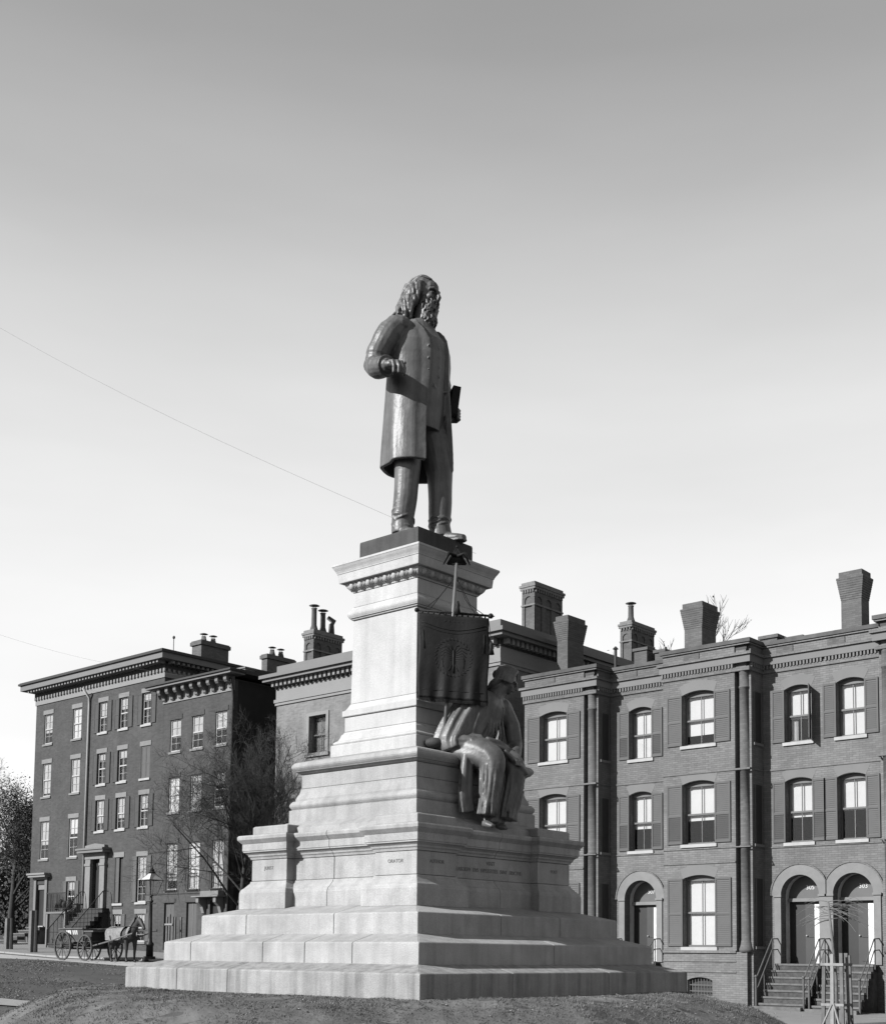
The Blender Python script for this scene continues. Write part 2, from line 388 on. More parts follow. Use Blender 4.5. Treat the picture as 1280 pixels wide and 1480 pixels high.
MB().square([(1.158,2.12),(1.158,2.318),(1.14,2.322)]+tor(1.13,2.328,1.125,2.44,.03)+[(1.10,2.445),(1.10,2.47)]+[(1.088,2.50),(1.066,2.545),(1.055,2.585),(1.052,2.61)]).build('block_base','granite',ped)
MB().square([(1.046,2.614),(1.046,2.796)]).build('block_die','granite',ped)
MB().square([(1.05,2.80),(1.075,2.815),(1.09,2.83),(1.112,2.838)]+tor(1.112,2.842,1.115,2.955,.034)+[(1.10,2.962),(.79,3.045)]).build('block_cornice','granite',ped)
MB().square([(.783,3.0),(.783,3.195),(.772,3.203)]).build('shaft_plinth','granite_white',ped)
MB().square([(.768,3.206)]+tor(.755,3.212,.722,3.262,.02)+[(.716,3.268),(.708,3.28),(.694,3.31),(.685,3.345),(.668,3.36),(.655,3.385)]).build('scotia','granite_white',ped)
MB().square([(.654,3.388),(.655,3.582)]).build('shaft_block','granite_white',ped)
MB().square([(.662,3.586),(.674,3.592),(.679,3.60),(.679,3.668),(.66,3.676),(.645,3.69),(.625,3.725),(.612,3.75),(.604,3.768)]).build('shaft_moulding','granite_white',ped)
MB().square([(.602,3.771),(.588,4.905)]).build('shaft','granite_white',ped)
MB().square([(.592,4.908),(.61,4.915),(.615,4.93),(.632,4.936)]+tor(.632,4.94,.612,5.055,.027)+[(.60,5.07),(.594,5.085)]).build('astragal','granite_white',ped)
MB().square([(.591,5.088),(.591,5.285)]).build('frieze','granite_white',ped)
MB().square([(.60,5.289),(.605,5.31),(.618,5.316),(.64,5.335),(.66,5.36),(.675,5.395),(.68,5.408)]).build('ovolo','granite_white',ped)
MB().square([(.70,5.411),(.732,5.414),(.735,5.425),(.745,5.53),(.752,5.534),(.754,5.545),(.757,5.552),(.768,5.575),(.787,5.605),(.80,5.63),(.806,5.636),(.806,5.662),(.79,5.668),(.5,5.69)]).build('cornice','granite_white',ped)
e=MB()
for side in range(4):
    M=Matrix.Rotation(side*PI/2,3,'Z')
    for i in range(8):
        t=(i-3.5)*.158
        eb=MB(); eb.ell((t,-.655,5.362),(.042,.034,.05),(.5,0,0),8,6)
        for sg in (-1,1): eb.tube([(t+sg*.056,-.675,5.405),(t+sg*.052,-.655,5.35),(t+sg*.03,-.632,5.318)],[.010,.010,.008],5)
        if i<7: eb.tube([(t+.079,-.68,5.40),(t+.079,-.655,5.35),(t+.079,-.632,5.318)],[.012,.009,.003],5)
        e.add([M@Vector(p) for p in eb.v],eb.f)
tag(e.build('egg_and_dart_band','granite_white',ped,True),kind='stuff')
for s,sz,loc,rot in (('JURIST',.062,(-1.145,-1.4915,1.54),ROT_S),('ORATOR',.062,(1.145,-1.4915,1.54),ROT_S),('AUTHOR',.062,(1.4915,-1.145,1.54),ROT_E),('POET',.062,(1.4915,1.145,1.54),ROT_E),
                     ('VIXIT',.070,(1.3615,0,1.585),ROT_E)):
    text('inscription',s,sz,loc,rot,'letter',ped,.003)
ws=[text('inscription',q,.070,(0,0,0),(0,0,0),'letter',ped,.003,.86) for q in 'LABORVM EIVS SVPERSTITES SVNT FRVCTVS'.split()]
wd_=[max(v.co.x for v in o.data.vertices)-min(v.co.x for v in o.data.vertices) for o in ws]; cur=-.02-(sum(wd_)+.045*4)/2
for o,q in zip(ws,wd_): o.data.transform(Matrix.Translation((1.3615,cur+q/2,1.49))@Euler(ROT_E).to_matrix().to_4x4()); cur+=q+.045

for o in ped.children:
    if o.name.split('.')[0] in ('step_block','pier_plinth','pier_cap','pier_die','wall_die','shaft','shaft_block','block_die','frieze','shaft_plinth'):
        bv=o.modifiers.new('b','BEVEL'); bv.width=.007; bv.segments=2; bv.limit_method='ANGLE'
# ------------------------------------------------------------------ bronze statue on top
st=tag(empty('standing_statue',(0,0,5.69)),'bronze statue of a bearded long-haired man in a frock coat holding a book','statue')
MB().box(-.54,.54,-.54,.54,5.692,5.965).square([(.54,5.965),(.535,5.99)]).build('statue_base','bronze_plinth',st)
HB=5.985
def standing():
    s=MB()
    def H(x,y,h): return (x,y,HB+h)
    # trousers
    for pth,rd in (([H(-.02,-.19,1.8),H(.0,-.21,1.4),H(.03,-.225,1.0),H(0,-.225,.6),H(-.05,-.225,.28),H(-.04,-.225,.1)],[.25,.21,.178,.16,.15,.152]),
                   ([H(.02,.19,1.8),H(.12,.215,1.4),H(.2,.235,1.0),H(.21,.24,.6),H(.2,.24,.28),H(.23,.245,.1)],[.25,.21,.178,.16,.15,.152])):
        P=[];Q=[]
        for i in range(len(pth)-1):
            for k in range(6): t=k/6; P.append([lerp(pth[i][j],pth[i+1][j],t) for j in range(3)]); Q.append(lerp(rd[i],rd[i+1],t)+.0025*sin(len(P)*.7))
        P.append(pth[-1]); Q.append(rd[-1]); s.tube(P,Q,20)
        s.tube([(q[0]+w*.93,q[1]-.02,q[2]) for q,w in list(zip(P,Q))[10:-2]],[.012]*len(P[10:-2]),6)
        for j in range(3): q=P[12+5*j]; w=Q[12+5*j]; s.tube([(q[0]+w*.9*cos(a),q[1]+w*.9*sin(a),q[2]+.05*sin(a*1.5+j)) for a in (-2.2,-1.5,-.8,-.1)],[.008,.02,.018,.006],6)
    for hx,hy,tx,ty in ((-.14,-.215,.26,-.33),(.1,.235,.62,.285)):   # shoes
        d=Vector((tx-hx,ty-hy,0))
        s.tube([H(hx-.02,hy,.075)]+[H(hx+d.x*k,hy+d.y*k,z) for k,z in ((.12,.095),(.35,.10),(.6,.075),(.85,.06),(1,.055))],[(.06,.05),(.085,.09),(.09,.10),(.098,.075),(.09,.055),(.05,.035)],12,upv=(0,0,1))
        s.tube([H(hx-.03,hy,.02)]+[H(hx+d.x*k,hy+d.y*k,.018) for k in (.2,.6,.9,1.02)],[(.07,.02),(.09,.02),(.105,.02),(.09,.02),(.05,.02)],10,upv=(0,0,1))
    # waistcoat and trunk
    def ring(h,cx,rx,ry,n=24): return [H(cx+rx*cos(2*PI*k/n),ry*sin(2*PI*k/n),h) for k in range(n)]
    s.rings([ring(1.55,.04,.27,.38),ring(1.9,.04,.31,.42),ring(2.2,.05,.325,.41),ring(2.6,.05,.34,.44),ring(2.82,.04,.30,.40),ring(2.97,.02,.22,.30),ring(3.12,.02,.15,.18)])
    s.tube([H(.24+.12,-.1,2.12),H(.33,.05,2.06),H(.26+.1,.2,2.12)],.022,8)     # waistcoat hem
    for h in (2.25,2.38,2.51,2.64): s.ell(H(.385,.0,h),(.013,.013,.013),seg=8,rn=6)
    # frock coat: thick open shell with deep vertical folds in the skirts
    lv=[(1.03,.455,.515,.50,.62),(1.2,.45,.512,.50,.6),(1.45,.435,.508,.50,.52),(1.75,.41,.50,.46,.45),(2.05,.395,.495,.40,.38),(2.3,.385,.48,.35,.35),(2.55,.395,.50,.33,.33),(2.72,.38,.49,.36,.36),(2.87,.33,.45,.5,.5),(2.98,.27,.38,.7,.7),(3.06,.22,.28,.9,.9)]
    rs=[]; n=64
    for h,rx,ry,o1,o2 in lv:
        out=[];inn=[]; fade=max(0,min(1,(2.2-h)/.9))
        for i in range(n+1):
            th=o2+(2*PI-o1-o2)*i/n
            fold=fade*(.026*sin(5*th+.7+h*.3)+.012*sin(9*th+2+h*.6)+.003*sin(17*th+h*2))+.006*sin(5*th+h*3)+.002*sin(13*th+h*7)
            edge=min(i,n-i); lift=.03*max(0,1-edge/3)
            a=1+fold/.5
            out.append(H((rx+lift)*a*cos(th),(ry+lift)*a*sin(th),h)); inn.append(H((rx*a-.055)*cos(th),(ry*a-.055)*sin(th),h))
        rs.append(out+inn[::-1])
    s.rings(rs)
    for sg in (-1,1):   # lapels, collar, buttons
        s.tube([H(-.17,sg*.02,3.13),H(-.1,sg*.16,3.12),H(.04,sg*.19,3.06),H(.15,sg*.19,2.96)],[(.03,.05),(.03,.06),(.025,.05),(.015,.03)],10,upv=(0,0,1))
        if sg<0:
            for h in (2.28,2.45,2.62): s.ell(H(.395,sg*.22,h),(.016,.016,.016),seg=8,rn=6)
    # sleeves
    def sleeve(p,r):
        P=[];Q=[]
        for i in range(len(p)-1):
            for k in range(5):
                t=k/5; P.append([lerp(p[i][j],p[i+1][j],t) for j in range(3)]); Q.append(lerp(r[i],r[i+1],t)+.0035*sin(len(P)*1.7)-(.008 if len(P) in (9,13,15) else 0)+.002*sin(len(P)*2.9))
        P.append(p[-1]);Q.append(r[-1]); s.tube(P,Q,16)
    sleeve([H(.0,-.42,2.93),H(-.05,-.55,2.77),H(-.15,-.63,2.52),H(-.18,-.655,2.34),H(-.05,-.715,2.25),H(.15,-.765,2.2)],[.165,.178,.165,.16,.148,.128])
    s.tube([H(.06,-.74,2.22),H(.155,-.766,2.2)],[.138,.142],16)
    sleeve([H(-.04,.34,2.90),H(-.07,.45,2.74),H(-.09,.53,2.46),H(-.05,.55,2.27),H(.06,.52,2.06)],[.16,.165,.155,.15,.145])
    s.ell(H(0,-.40,2.93),(.19,.19,.14)); s.ell(H(-.03,.32,2.90),(.18,.18,.14))
    rw=random.Random(5)
    for k in range(22):   # trouser breaks above the shoes and at the knees
        for cx,cy,kx in ((-.04,-.225,.025),(.205,.24,.20)):
            if rw.random()<.5: continue
            hh=rw.choice((.2,.26,.32,.38,.46)); rr=.157; a0=rw.uniform(-3,1); L=rw.uniform(.7,1.6); sl=rw.uniform(.012,.03)
            s.tube([H(cx+rr*.97*cos(a0+L*q/4),cy+rr*.97*sin(a0+L*q/4),hh+sl*q*(1 if k%2 else -1)) for q in range(5)],[.003,.011,.015,.011,.003],6)
    # right hand: relaxed, fingers drooping
    s.tube([H(.08,-.745,2.215),H(.2,-.775,2.19)],[.112,.09],12)
    s.ell(H(.245,-.79,2.17),(.125,.10,.055),(0,.4,-.25))
    for i,(dx,dy) in enumerate(((.02,.075),(.03,.03),(.015,-.015),(-.01,-.055))):
        x0,y0=.31+dx,-.79+dy*1.15; L=(.12,.14,.13,.10)[i]
        s.tube([H(x0-.03,y0,2.19),H(x0+L*.55,y0-.01,2.165),H(x0+L*.8,y0-.015,2.09),H(x0+L*.72,y0-.01,2.0)],[.029,.029,.027,.022],8)
    s.tube([H(.21,-.70,2.185),H(.30,-.655,2.20),H(.385,-.655,2.215)],[.036,.03,.021],8)
    # left hand holding the book from below
    s.ell(H(.11,.53,1.97),(.10,.06,.085),(0,-.6,.2))
    for i in range(4):
        z=1.90+i*.042
        s.tube([H(.08,.57,z),H(.16,.61,z-.01),H(.235,.585,z-.01),H(.25,.52,z)],[.026,.026,.024,.02],8)
    s.tube([H(.11,.47,2.01),H(.19,.46,2.01),H(.24,.48,2.04)],[.03,.026,.02],8)
    # neck and head
    s.tube([H(.0,.01,3.0),H(.04,.02,3.2),H(.06,.03,3.4)],[.17,.145,.14],12)
    bodymb=s; s=MB(); s.tube([H(.04,.02,3.2),H(.06,.03,3.42)],[.14,.14],12)
    C=Vector(H(.055,.03,3.50)); M=Euler((0,.10,R(12))).to_matrix()
    def P(x,y,z): return C+M@Vector((x,y,z))
    def E(x,y,z,r,rot=(0,0,0)): s.ell(P(x,y,z),r,(M@Euler(rot).to_matrix()).to_euler(),12,8)
    def T(pts,rd,seg=7): s.tube([P(*p) for p in pts],rd,seg)
    E(-.01,0,.06,(.205,.16,.215)); E(.06,0,-.06,(.14,.12,.17)); E(.10,0,.11,(.105,.12,.10))
    T([(.19,0,.07),(.218,0,.02),(.25,0,-.045),(.24,0,-.065),(.19,0,-.07)],[.022,.024,.030,.033,.02],8)
    for sg in (-1,1):
        T([(.195,sg*.022,.062),(.19,sg*.07,.07),(.145,sg*.12,.05)],[.02,.022,.018])
        E(.166,sg*.058,.022,(.024,.030,.017)); E(.135,sg*.08,-.04,(.058,.045,.05)); E(0,sg*.16,0,(.035,.02,.06))
        T([(.228,sg*.012,-.095),(.212,sg*.05,-.108),(.18,sg*.09,-.14)],[.018,.022,.014])
    E(.085,0,-.18,(.12,.125,.10)); E(.095,0,-.30,(.11,.13,.14)); E(.10,0,-.42,(.085,.10,.11))
    rn=random.Random(11)
    for i in range(170):    # beard curls
        a=rn.uniform(-2.0,2.0); z=rn.uniform(-.50,-.10); w=.122+.008*sin(z*30)
        if z<-.36: w*=1-(-.36-z)*2.4
        x,y=.085+w*cos(a),w*1.12*sin(a)
        T([(x,y,z+.02),(x+.010*cos(a+1),y+.012*sin(a+1.5),z-.005),(x+.004,y-.005,z-.032)],[.011,.017,.010],6)
    E(-.045,0,.10,(.205,.19,.21)); E(-.09,0,-.03,(.15,.18,.18))
    for sg in (-1,1):      # long waved hair falling over the collar
        for i in range(34):
            t=i/33; x0=.05-.27*t; yy=sg*(.14+.055*sin(PI*min(1,t*1.3+.1)))+rn.uniform(-.012,.012)
            ph=rn.uniform(0,6); drop=rn.uniform(.32,.50); fq=rn.uniform(9,15); pts=[];rd=[]
            for q in range(13):
                u=q/12; am=.010+.030*u; pts.append((x0-.05*u-.10*u*u*(1-t*.3)+am*sin(ph+u*fq),yy*(1+.55*u)+sg*am*cos(ph+u*fq),.15-(.15+drop)*u)); rd.append(.022+.008*sin(PI*u)-.004*u+.004*sin(ph+u*fq*1.5))
            T(pts,rd,6)
    for i in range(17):     # back hair and crown waves
        y=-.15+.01875*i; T([(-.12,y,.2),(-.235,y*1.1,.06),(-.245+.02*sin(i*2),y*1.2,-.1),(-.25+.03*sin(i*3),y*1.45,-.26),(-.26,y*1.6,-.42)],[.02,.022,.024,.022,.014],6)
        T([(.135,y*.6,.20),(.02,y*.95,.285-abs(y)*.35),(-.12,y*1.05,.245-abs(y)*.3)],[.008,.015,.016],6)
    return remesh(bodymb,'body',.0105,1),remesh(s,'head',.0062,1)
bm_,hm_=standing(); body=link('body',bm_,'bronze',st,True); link('head',hm_,'bronze',st,True)
bk=MB(); bk.box(-.055,.055,-.13,.13,-.2,.2)
bkm=bk.mesh('book'); bkm.transform(Matrix.Translation((.175,.525,HB+2.12))@Euler((0,.12,R(55))).to_matrix().to_4x4())
book=tag(link('book',bkm,'bronze_dark'),'closed bronze book held at the left side of the standing statue','book')

# ------------------------------------------------------------------ seated bronze figure with the banner
sf=tag(empty('seated_statue',(1.1,0,2.96)),'bronze seated robed woman with bowed head below the banner','statue')
def seated():
    s=MB()
    def folds(path,rd,k,amp,seg=40,ph=0):
        P0=[Vector(p) for p in path]; n=len(P0); path=[];R2=[];A2=[]
        for i in range(n-1):
            p0,p1,p2,p3=P0[max(i-1,0)],P0[i],P0[i+1],P0[min(i+2,n-1)]
            for q in range(5):
                t=q/5; path.append(.5*((2*p1)+(p2-p0)*t+(2*p0-5*p1+4*p2-p3)*t*t+(3*p1-p0-3*p2+p3)*t**3)); R2.append((lerp(rd[i][0],rd[i+1][0],t),lerp(rd[i][1],rd[i+1][1],t))); A2.append(lerp(amp[i],amp[i+1],t))
        path.append(P0[-1]);R2.append(rd[-1]);A2.append(amp[-1]); n=len(path); rs=[]
        for i,p in enumerate(path):
            d=(path[min(i+1,n-1)]-path[max(i-1,0)]).normalized(); a=d.cross(Vector((0,1,0))).normalized() if abs(d.y)<.9 else d.cross(Vector((1,0,0))).normalized(); b=a.cross(d)
            ra,rb=R2[i]; row=[]
            for j in range(seg):
                th=2*PI*j/seg; f=1+A2[i]*(.6*sin(k*th+ph+i*.05)+.4*sin((k*2-3)*th+ph*2-i*.09)+.25*sin(3*th+i*.13))
                row.append(p+a*(ra*f*cos(th))+b*(rb*f*sin(th)))
            rs.append(row)
        s.rings(rs)
    folds([(1.0,-.06,3.0),(1.03,-.02,3.22),(1.09,.07,3.45),(1.16,.17,3.66),(1.19,.22,3.78)],[(.24,.34),(.25,.32),(.235,.29),(.21,.32),(.12,.18)],9,[.09,.08,.07,.04,0])
    s.tube([(1.18,.22,3.70),(1.22,.28,3.83),(1.26,.34,3.93)],[.13,.10,.095],12); s.ell((1.19,.39,3.66),(.14,.13,.13)); s.ell((1.14,-.0,3.68),(.15,.14,.13))
    C=Vector((1.275,.375,3.99)); f=Vector((.80,.45,-.36)).normalized(); l=Vector((0,0,1)).cross(f).normalized(); u=f.cross(l); M=Matrix((f,l,u)).transposed()
    def P(x,y,z): return C+M@Vector((x,y,z))
    def E(x,y,z,r): s.ell(P(x*.88,y*.88,z*.88),[q*.88 for q in r],M.to_euler(),12,8)
    def T(pts,rd,seg=7): s.tube([P(*p) for p in pts],rd,seg)
    E(0,0,.03,(.15,.125,.15)); E(.05,0,-.06,(.10,.09,.12)); T([(.145,0,.03),(.165,0,-.015),(.18,0,-.05),(.14,0,-.06)],[.014,.017,.022,.014])
    E(.10,0,-.135,(.04,.045,.035)); T([(.14,-.03,-.09),(.15,0,-.088),(.14,.03,-.09)],[.012,.016,.012])
    for sg in (-1,1): T([(.145,sg*.02,.03),(.13,sg*.06,.032),(.09,sg*.09,.02)],[.014,.016,.012]); E(.10,sg*.055,-.04,(.04,.035,.04)); E(.118,sg*.045,.005,(.018,.022,.013))
    E(-.035,0,.06,(.155,.145,.145)); E(-.16,0,.06,(.075,.085,.075))
    for k in range(6):
        q=-.12+.045*k; rr=.155*math.sqrt(max(.15,1-(q/.17)**2)); T([(q,-rr,-.02),(q-.01,-rr*.75,.10),(q-.015,0,.09+rr*.72),(q-.01,rr*.75,.10),(q,rr,-.02)],[.02,.026,.028,.026,.02])
    for sg in (-1,1): T([(-.06,sg*.13,0),(-.12,sg*.13,-.10),(-.16,sg*.10,-.2)],[.05,.05,.03])
    # legs under the robe
    folds([(.98,-.22,3.03),(1.2,-.22,3.0),(1.42,-.18,2.93),(1.52,-.17,2.82),(1.52,-.18,2.62),(1.49,-.2,2.38),(1.47,-.22,2.17)],[(.24,.22),(.22,.2),(.19,.185),(.175,.165),(.135,.13),(.11,.115),(.11,.12)],6,[.04,.04,.03,.05,.12,.20,.26])
    folds([(1.0,.14,3.0),(1.25,.2,2.95),(1.47,.22,2.86),(1.54,.22,2.76),(1.52,.2,2.55),(1.48,.17,2.3),(1.47,.15,2.15)],[(.24,.22),(.21,.2),(.18,.175),(.165,.16),(.145,.145),(.13,.135),(.125,.14)],6,[.04,.04,.03,.05,.12,.20,.26],ph=1)
    folds([(1.28,0,2.9),(1.38,.0,2.7),(1.41,.0,2.45),(1.41,0,2.2),(1.41,0,2.1)],[(.11,.24),(.11,.24),(.09,.22),(.08,.2),(.07,.18)],8,[.05,.10,.14,.18,.2],64)
    # mantle: from the shoulder over the hip and lap
    folds([(1.13,-.02,3.82),(1.08,-.12,3.6),(1.02,-.24,3.35),(.99,-.34,3.12),(1.03,-.38,2.97)],[(.12,.14),(.19,.17),(.22,.2),(.24,.2),(.2,.14)],8,[.05,.12,.15,.15,.12])
    folds([(.96,-.42,3.1),(1.15,-.36,3.12),(1.32,-.16,3.1),(1.40,.1,3.06),(1.38,.32,3.0)],[(.07,.09),(.09,.1),(.10,.11),(.1,.1),(.08,.08)],5,[.2,.2,.2,.2,.2])
    folds([(1.26,-.34,2.94),(1.27,-.37,2.7),(1.27,-.38,2.45),(1.27,-.34,2.22)],[(.05,.08),(.06,.10),(.06,.11),(.06,.12)],5,[.15,.2,.25,.25])
    folds([(1.35,.40,3.0),(1.38,.42,2.7),(1.36,.40,2.4),(1.34,.36,2.25)],[(.1,.12),(.12,.14),(.11,.13),(.09,.11)],5,[.12,.18,.22,.22])
    rw=random.Random(8)
    def ridge(pts,r):
        n=len(pts); s.tube(pts,[r*(.25+.75*sin(PI*(i+.3)/(n-.4))) for i in range(n)],7)
    for k in range(9):    # folds drawn from the hip across the thigh
        y=-.40+.035*k; ridge([(1.0,y-.02,3.12-.012*k),(1.16,y+.02,3.17-.02*k),(1.32,y+.06,3.13-.028*k),(1.46,-.22+.03*k,3.03-.034*k),(1.55,-.24+.02*k,2.90-.02*k)],.02)
    for k in range(8):    # folds hanging from the knees to the hem
        a=-2.2+.42*k; ridge([(1.52+.155*cos(a),-.18+.145*sin(a),2.80),(1.51+.14*cos(a+.05),-.19+.13*sin(a+.05),2.6),(1.49+.115*cos(a+.1),-.2+.115*sin(a+.1),2.4),(1.48+.115*cos(a+.1),-.21+.12*sin(a+.1),2.18)],.022)
        a+=.2; ridge([(1.52+.15*cos(a),.2+.145*sin(a),2.72),(1.51+.135*cos(a),.17+.13*sin(a),2.5),(1.49+.115*cos(a),.13+.115*sin(a),2.3),(1.48+.115*cos(a),.11+.12*sin(a),2.16)],.022)
    for k in range(9):    # folds of the mantle falling from the shoulder to the ledge
        t=k/8; ridge([(1.10+.16*t,-.10+.10*t,3.74),(1.04+.22*t,-.26+.14*t,3.52),(1.0+.24*t,-.40+.18*t,3.28),(.98+.2*t,-.48+.2*t,3.06)],.026)
    for k in range(5): ridge([(1.24+.03*k,.0+.06*k,3.62),(1.30,.04+.06*k,3.45),(1.31,.02+.07*k,3.28),(1.27,-.02+.08*k,3.14)],.02)
    # left arm resting, hand and roll on the lap
    s.tube([(1.2,.40,3.68),(1.26,.52,3.42),(1.34,.5,3.16),(1.47,.34,3.0),(1.56,.2,2.93)],[.12,.115,.10,.08,.06],12)
    s.ell((1.61,.15,2.9),(.07,.05,.035),(0,.3,-.6))
    for i in range(4): s.tube([(1.64,.10+.03*i,2.9),(1.70,.07+.03*i,2.87),(1.71,.06+.03*i,2.81)],[.017,.016,.013],6)
    s.tube([(1.6,.2,2.9),(1.64,.22,2.88),(1.69,.2,2.85)],[.02,.018,.014],6)
    s.tube([(1.58,-.02,3.0),(1.66,.14,2.86),(1.72,.28,2.72)],[.035,.045,.03],8)
    # right arm up to the staff
    s.tube([(1.14,-.02,3.72),(1.06,-.20,3.64),(1.0,-.34,3.74),(.97,-.42,3.92)],[.12,.105,.08,.055],12)
    s.ell((.965,-.425,3.97),(.04,.045,.06))
    for i in range(4): s.tube([(.97,-.43,3.93+.03*i),(1.02,-.44,3.93+.03*i),(1.03,-.40,3.93+.03*i)],[.016,.016,.014],6)
    s.tube([(.95,-.40,3.96),(.99,-.37,3.99),(1.02,-.39,4.01)],[.018,.016,.013],6)
    # feet on the ledge
    s.tube([(1.42,-.2,2.08),(1.50,-.22,2.06),(1.60,-.24,2.03)],[(.05,.05),(.055,.045),(.035,.025)],10,upv=(0,0,1))
    s.tube([(1.42,.06,2.08),(1.5,.05,2.05),(1.58,.05,2.03)],[(.05,.05),(.055,.045),(.035,.025)],10,upv=(0,0,1))
    return remesh(s,'body',.011,5)
link('body',seated(),'bronze',sf,True)

bn=tag(empty('banner',(.97,-.46,3.05)),'dark fringed bronze banner on a tall staff held by the seated figure','banner')
B0,B1=Vector((.962,-.466,3.03)),Vector((1.062,-.368,5.43))
MB().tube([B0,B0.lerp(B1,.5),B1],[.026,.024,.02],10).build('staff','pole_bronze',bn,True)
ft=MB(); ft.lathe([(.03,0),(.06,.01),(.065,.04),(.04,.07),(.03,.1)],(B0.x,B0.y,B0.z-.02),12); ft.ell((.89,-.56,3.10),(.13,.075,.07),(0,0,.8)); ft.build('staff_foot','bronze_plinth',bn,True)
bl,br=Vector((.700,-.715,4.812)),Vector((1.385,-.065,4.752)); bd=(br-bl).normalized(); bnorm=Vector((bd.y,-bd.x,0)).normalized()
cb=MB(); cb.tube([bl-bd*.0,br],.016,8); cb.ell(bl,(.03,.03,.03)); cb.ell(br,(.035,.035,.035)); cb.tube([br,br+bd*.05],[.02,.004],6)
for i in range(12): q=bl.lerp(br,(i+1)/13); cb.tube([q+Vector((0,0,.01)),q-Vector((0,0,.05))],.012,6)
cb.build('crossbar','bronze_dark',bn,True)
def cloth_pt(u,v,t):   # u 0..1 across, v 0..1 down
    w=.006*sin(u*9+v*2)+.012*sin(u*17+1)*v+.012*sin(u*31+v*3)*v*v
    e=.02*(abs(u-.5)*2)**6
    sag=.015*sin(PI*u)*1.0
    wid=1-.025*v+.018*sin(v*9+ (1 if u<.5 else 4))*(1 if abs(u-.5)>.3 else 0)
    uu=.5+(u-.5)*wid
    p=bl.lerp(br,.02+.96*uu); 
    return p+bnorm*(w-e+t+.065)-Vector((0,0,.045+1.085*v+sag*(1-v)))
cl=MB(); nu,nv=40,34
rowsA=[[cloth_pt(i/nu,j/nv,0) for i in range(nu+1)]+[cloth_pt(i/nu,j/nv,-.022) for i in range(nu,-1,-1)] for j in range(nv+1)]
cl.rings(rowsA); cl.build('cloth','bronze_dark',bn,True)
tr_=MB()
def relief(pts,r=.008): tr_.tube([cloth_pt(u,v,.0) for u,v in pts],r*.38,6)
relief([(.05+.9*k/16,.10+.07*sin(PI*k/16)) for k in range(17)],.018); relief([(.05+.9*k/16,.14+.07*sin(PI*k/16)) for k in range(17)],.012)
for a in range(30): q=a*2*PI/30; relief([(.5+.27*cos(q),.50+.235*sin(q)),(.5+.235*cos(q+.16),.50+.205*sin(q+.16))],.011)
for sg in (-1,1):
    for k in range(6): relief([(.5+sg*.03,.43+.02*k),(.5+sg*(.10+.012*k),.37+.035*k),(.5+sg*(.20-.012*k),.40+.045*k)],.012)
    relief([(.5+sg*.01,.42),(.5+sg*.035,.36),(.5+sg*.08,.35)],.014); relief([(.5+sg*.02,.58),(.5+sg*.07,.66)],.012); relief([(.5+sg*.43,.2),(.5+sg*.42,.42)],.02)
relief([(.06+.88*k/12,.90) for k in range(13)],.009); relief([(.5,.41),(.5,.5),(.5,.6),(.5,.68)],.03)
for k in range(5): relief([(.38+.06*k-.01,.055),(.38+.06*k+.01,.075)],.008)
tr_.build('relief_ornament','bronze_dark',bn,True)
fg=MB()
for i in range(56):
    u=(i+.5)/56; p=cloth_pt(u,1,-.01); fg.tube([p,p-Vector((0,0,.045))],[.010,.006],5)
tag(fg.build('fringe','bronze_dark',bn),kind='stuff')
fin=MB(); T0=Vector((1.062,-.368,5.42)); hv=Vector((.72,.69,0))
a_,b_,c_=T0-hv*.12,T0+hv*.12,T0+Vector((0,0,.21))
for p,q in ((a_,b_),(b_,c_),(c_,a_)): fin.tube([p,q],.014,6)
fin.rings([[a_+bnorm*t,b_+bnorm*t,c_+bnorm*t] for t in (-.012,.012)])
for sg in (-1,1): fin.tube([T0+Vector((0,0,.10)),T0+hv*(sg*.10)+Vector((0,0,.13))+bnorm*.05,T0+hv*(sg*.17)+Vector((0,0,-.02))+bnorm*.03],[.022,.026,.006],7)
fin.tube([c_,c_+Vector((0,0,.04))],[.02,.005],6); fin.build('finial','bronze_dark',bn,True)
co=MB(); tp=B0.lerp(B1,.93)
for q,sag in ((.08,.05),(.16,.0),(.8,.06),(.92,.12)):
    e_=bl.lerp(br,q); co.tube([tp,tp.lerp(e_,.5)-Vector((0,0,sag)),e_],.005,5)
co.tube([bl.lerp(br,.965),cloth_pt(.99,.30,.05)+bd*.03],.005,5)
co.build('cord','bronze_dark',bn)
for base in (cloth_pt(.99,.30,.05)+bd*.03,B0.lerp(B1,.78)+hv*.05+bnorm*.05):
    MB().tube([base+Vector((0,0,.02)),base-Vector((0,0,.03)),base-Vector((0,0,.06)),base-Vector((0,0,.15))],[.012,.028,.022,.042],9).build('tassel','bronze_dark',bn,True)

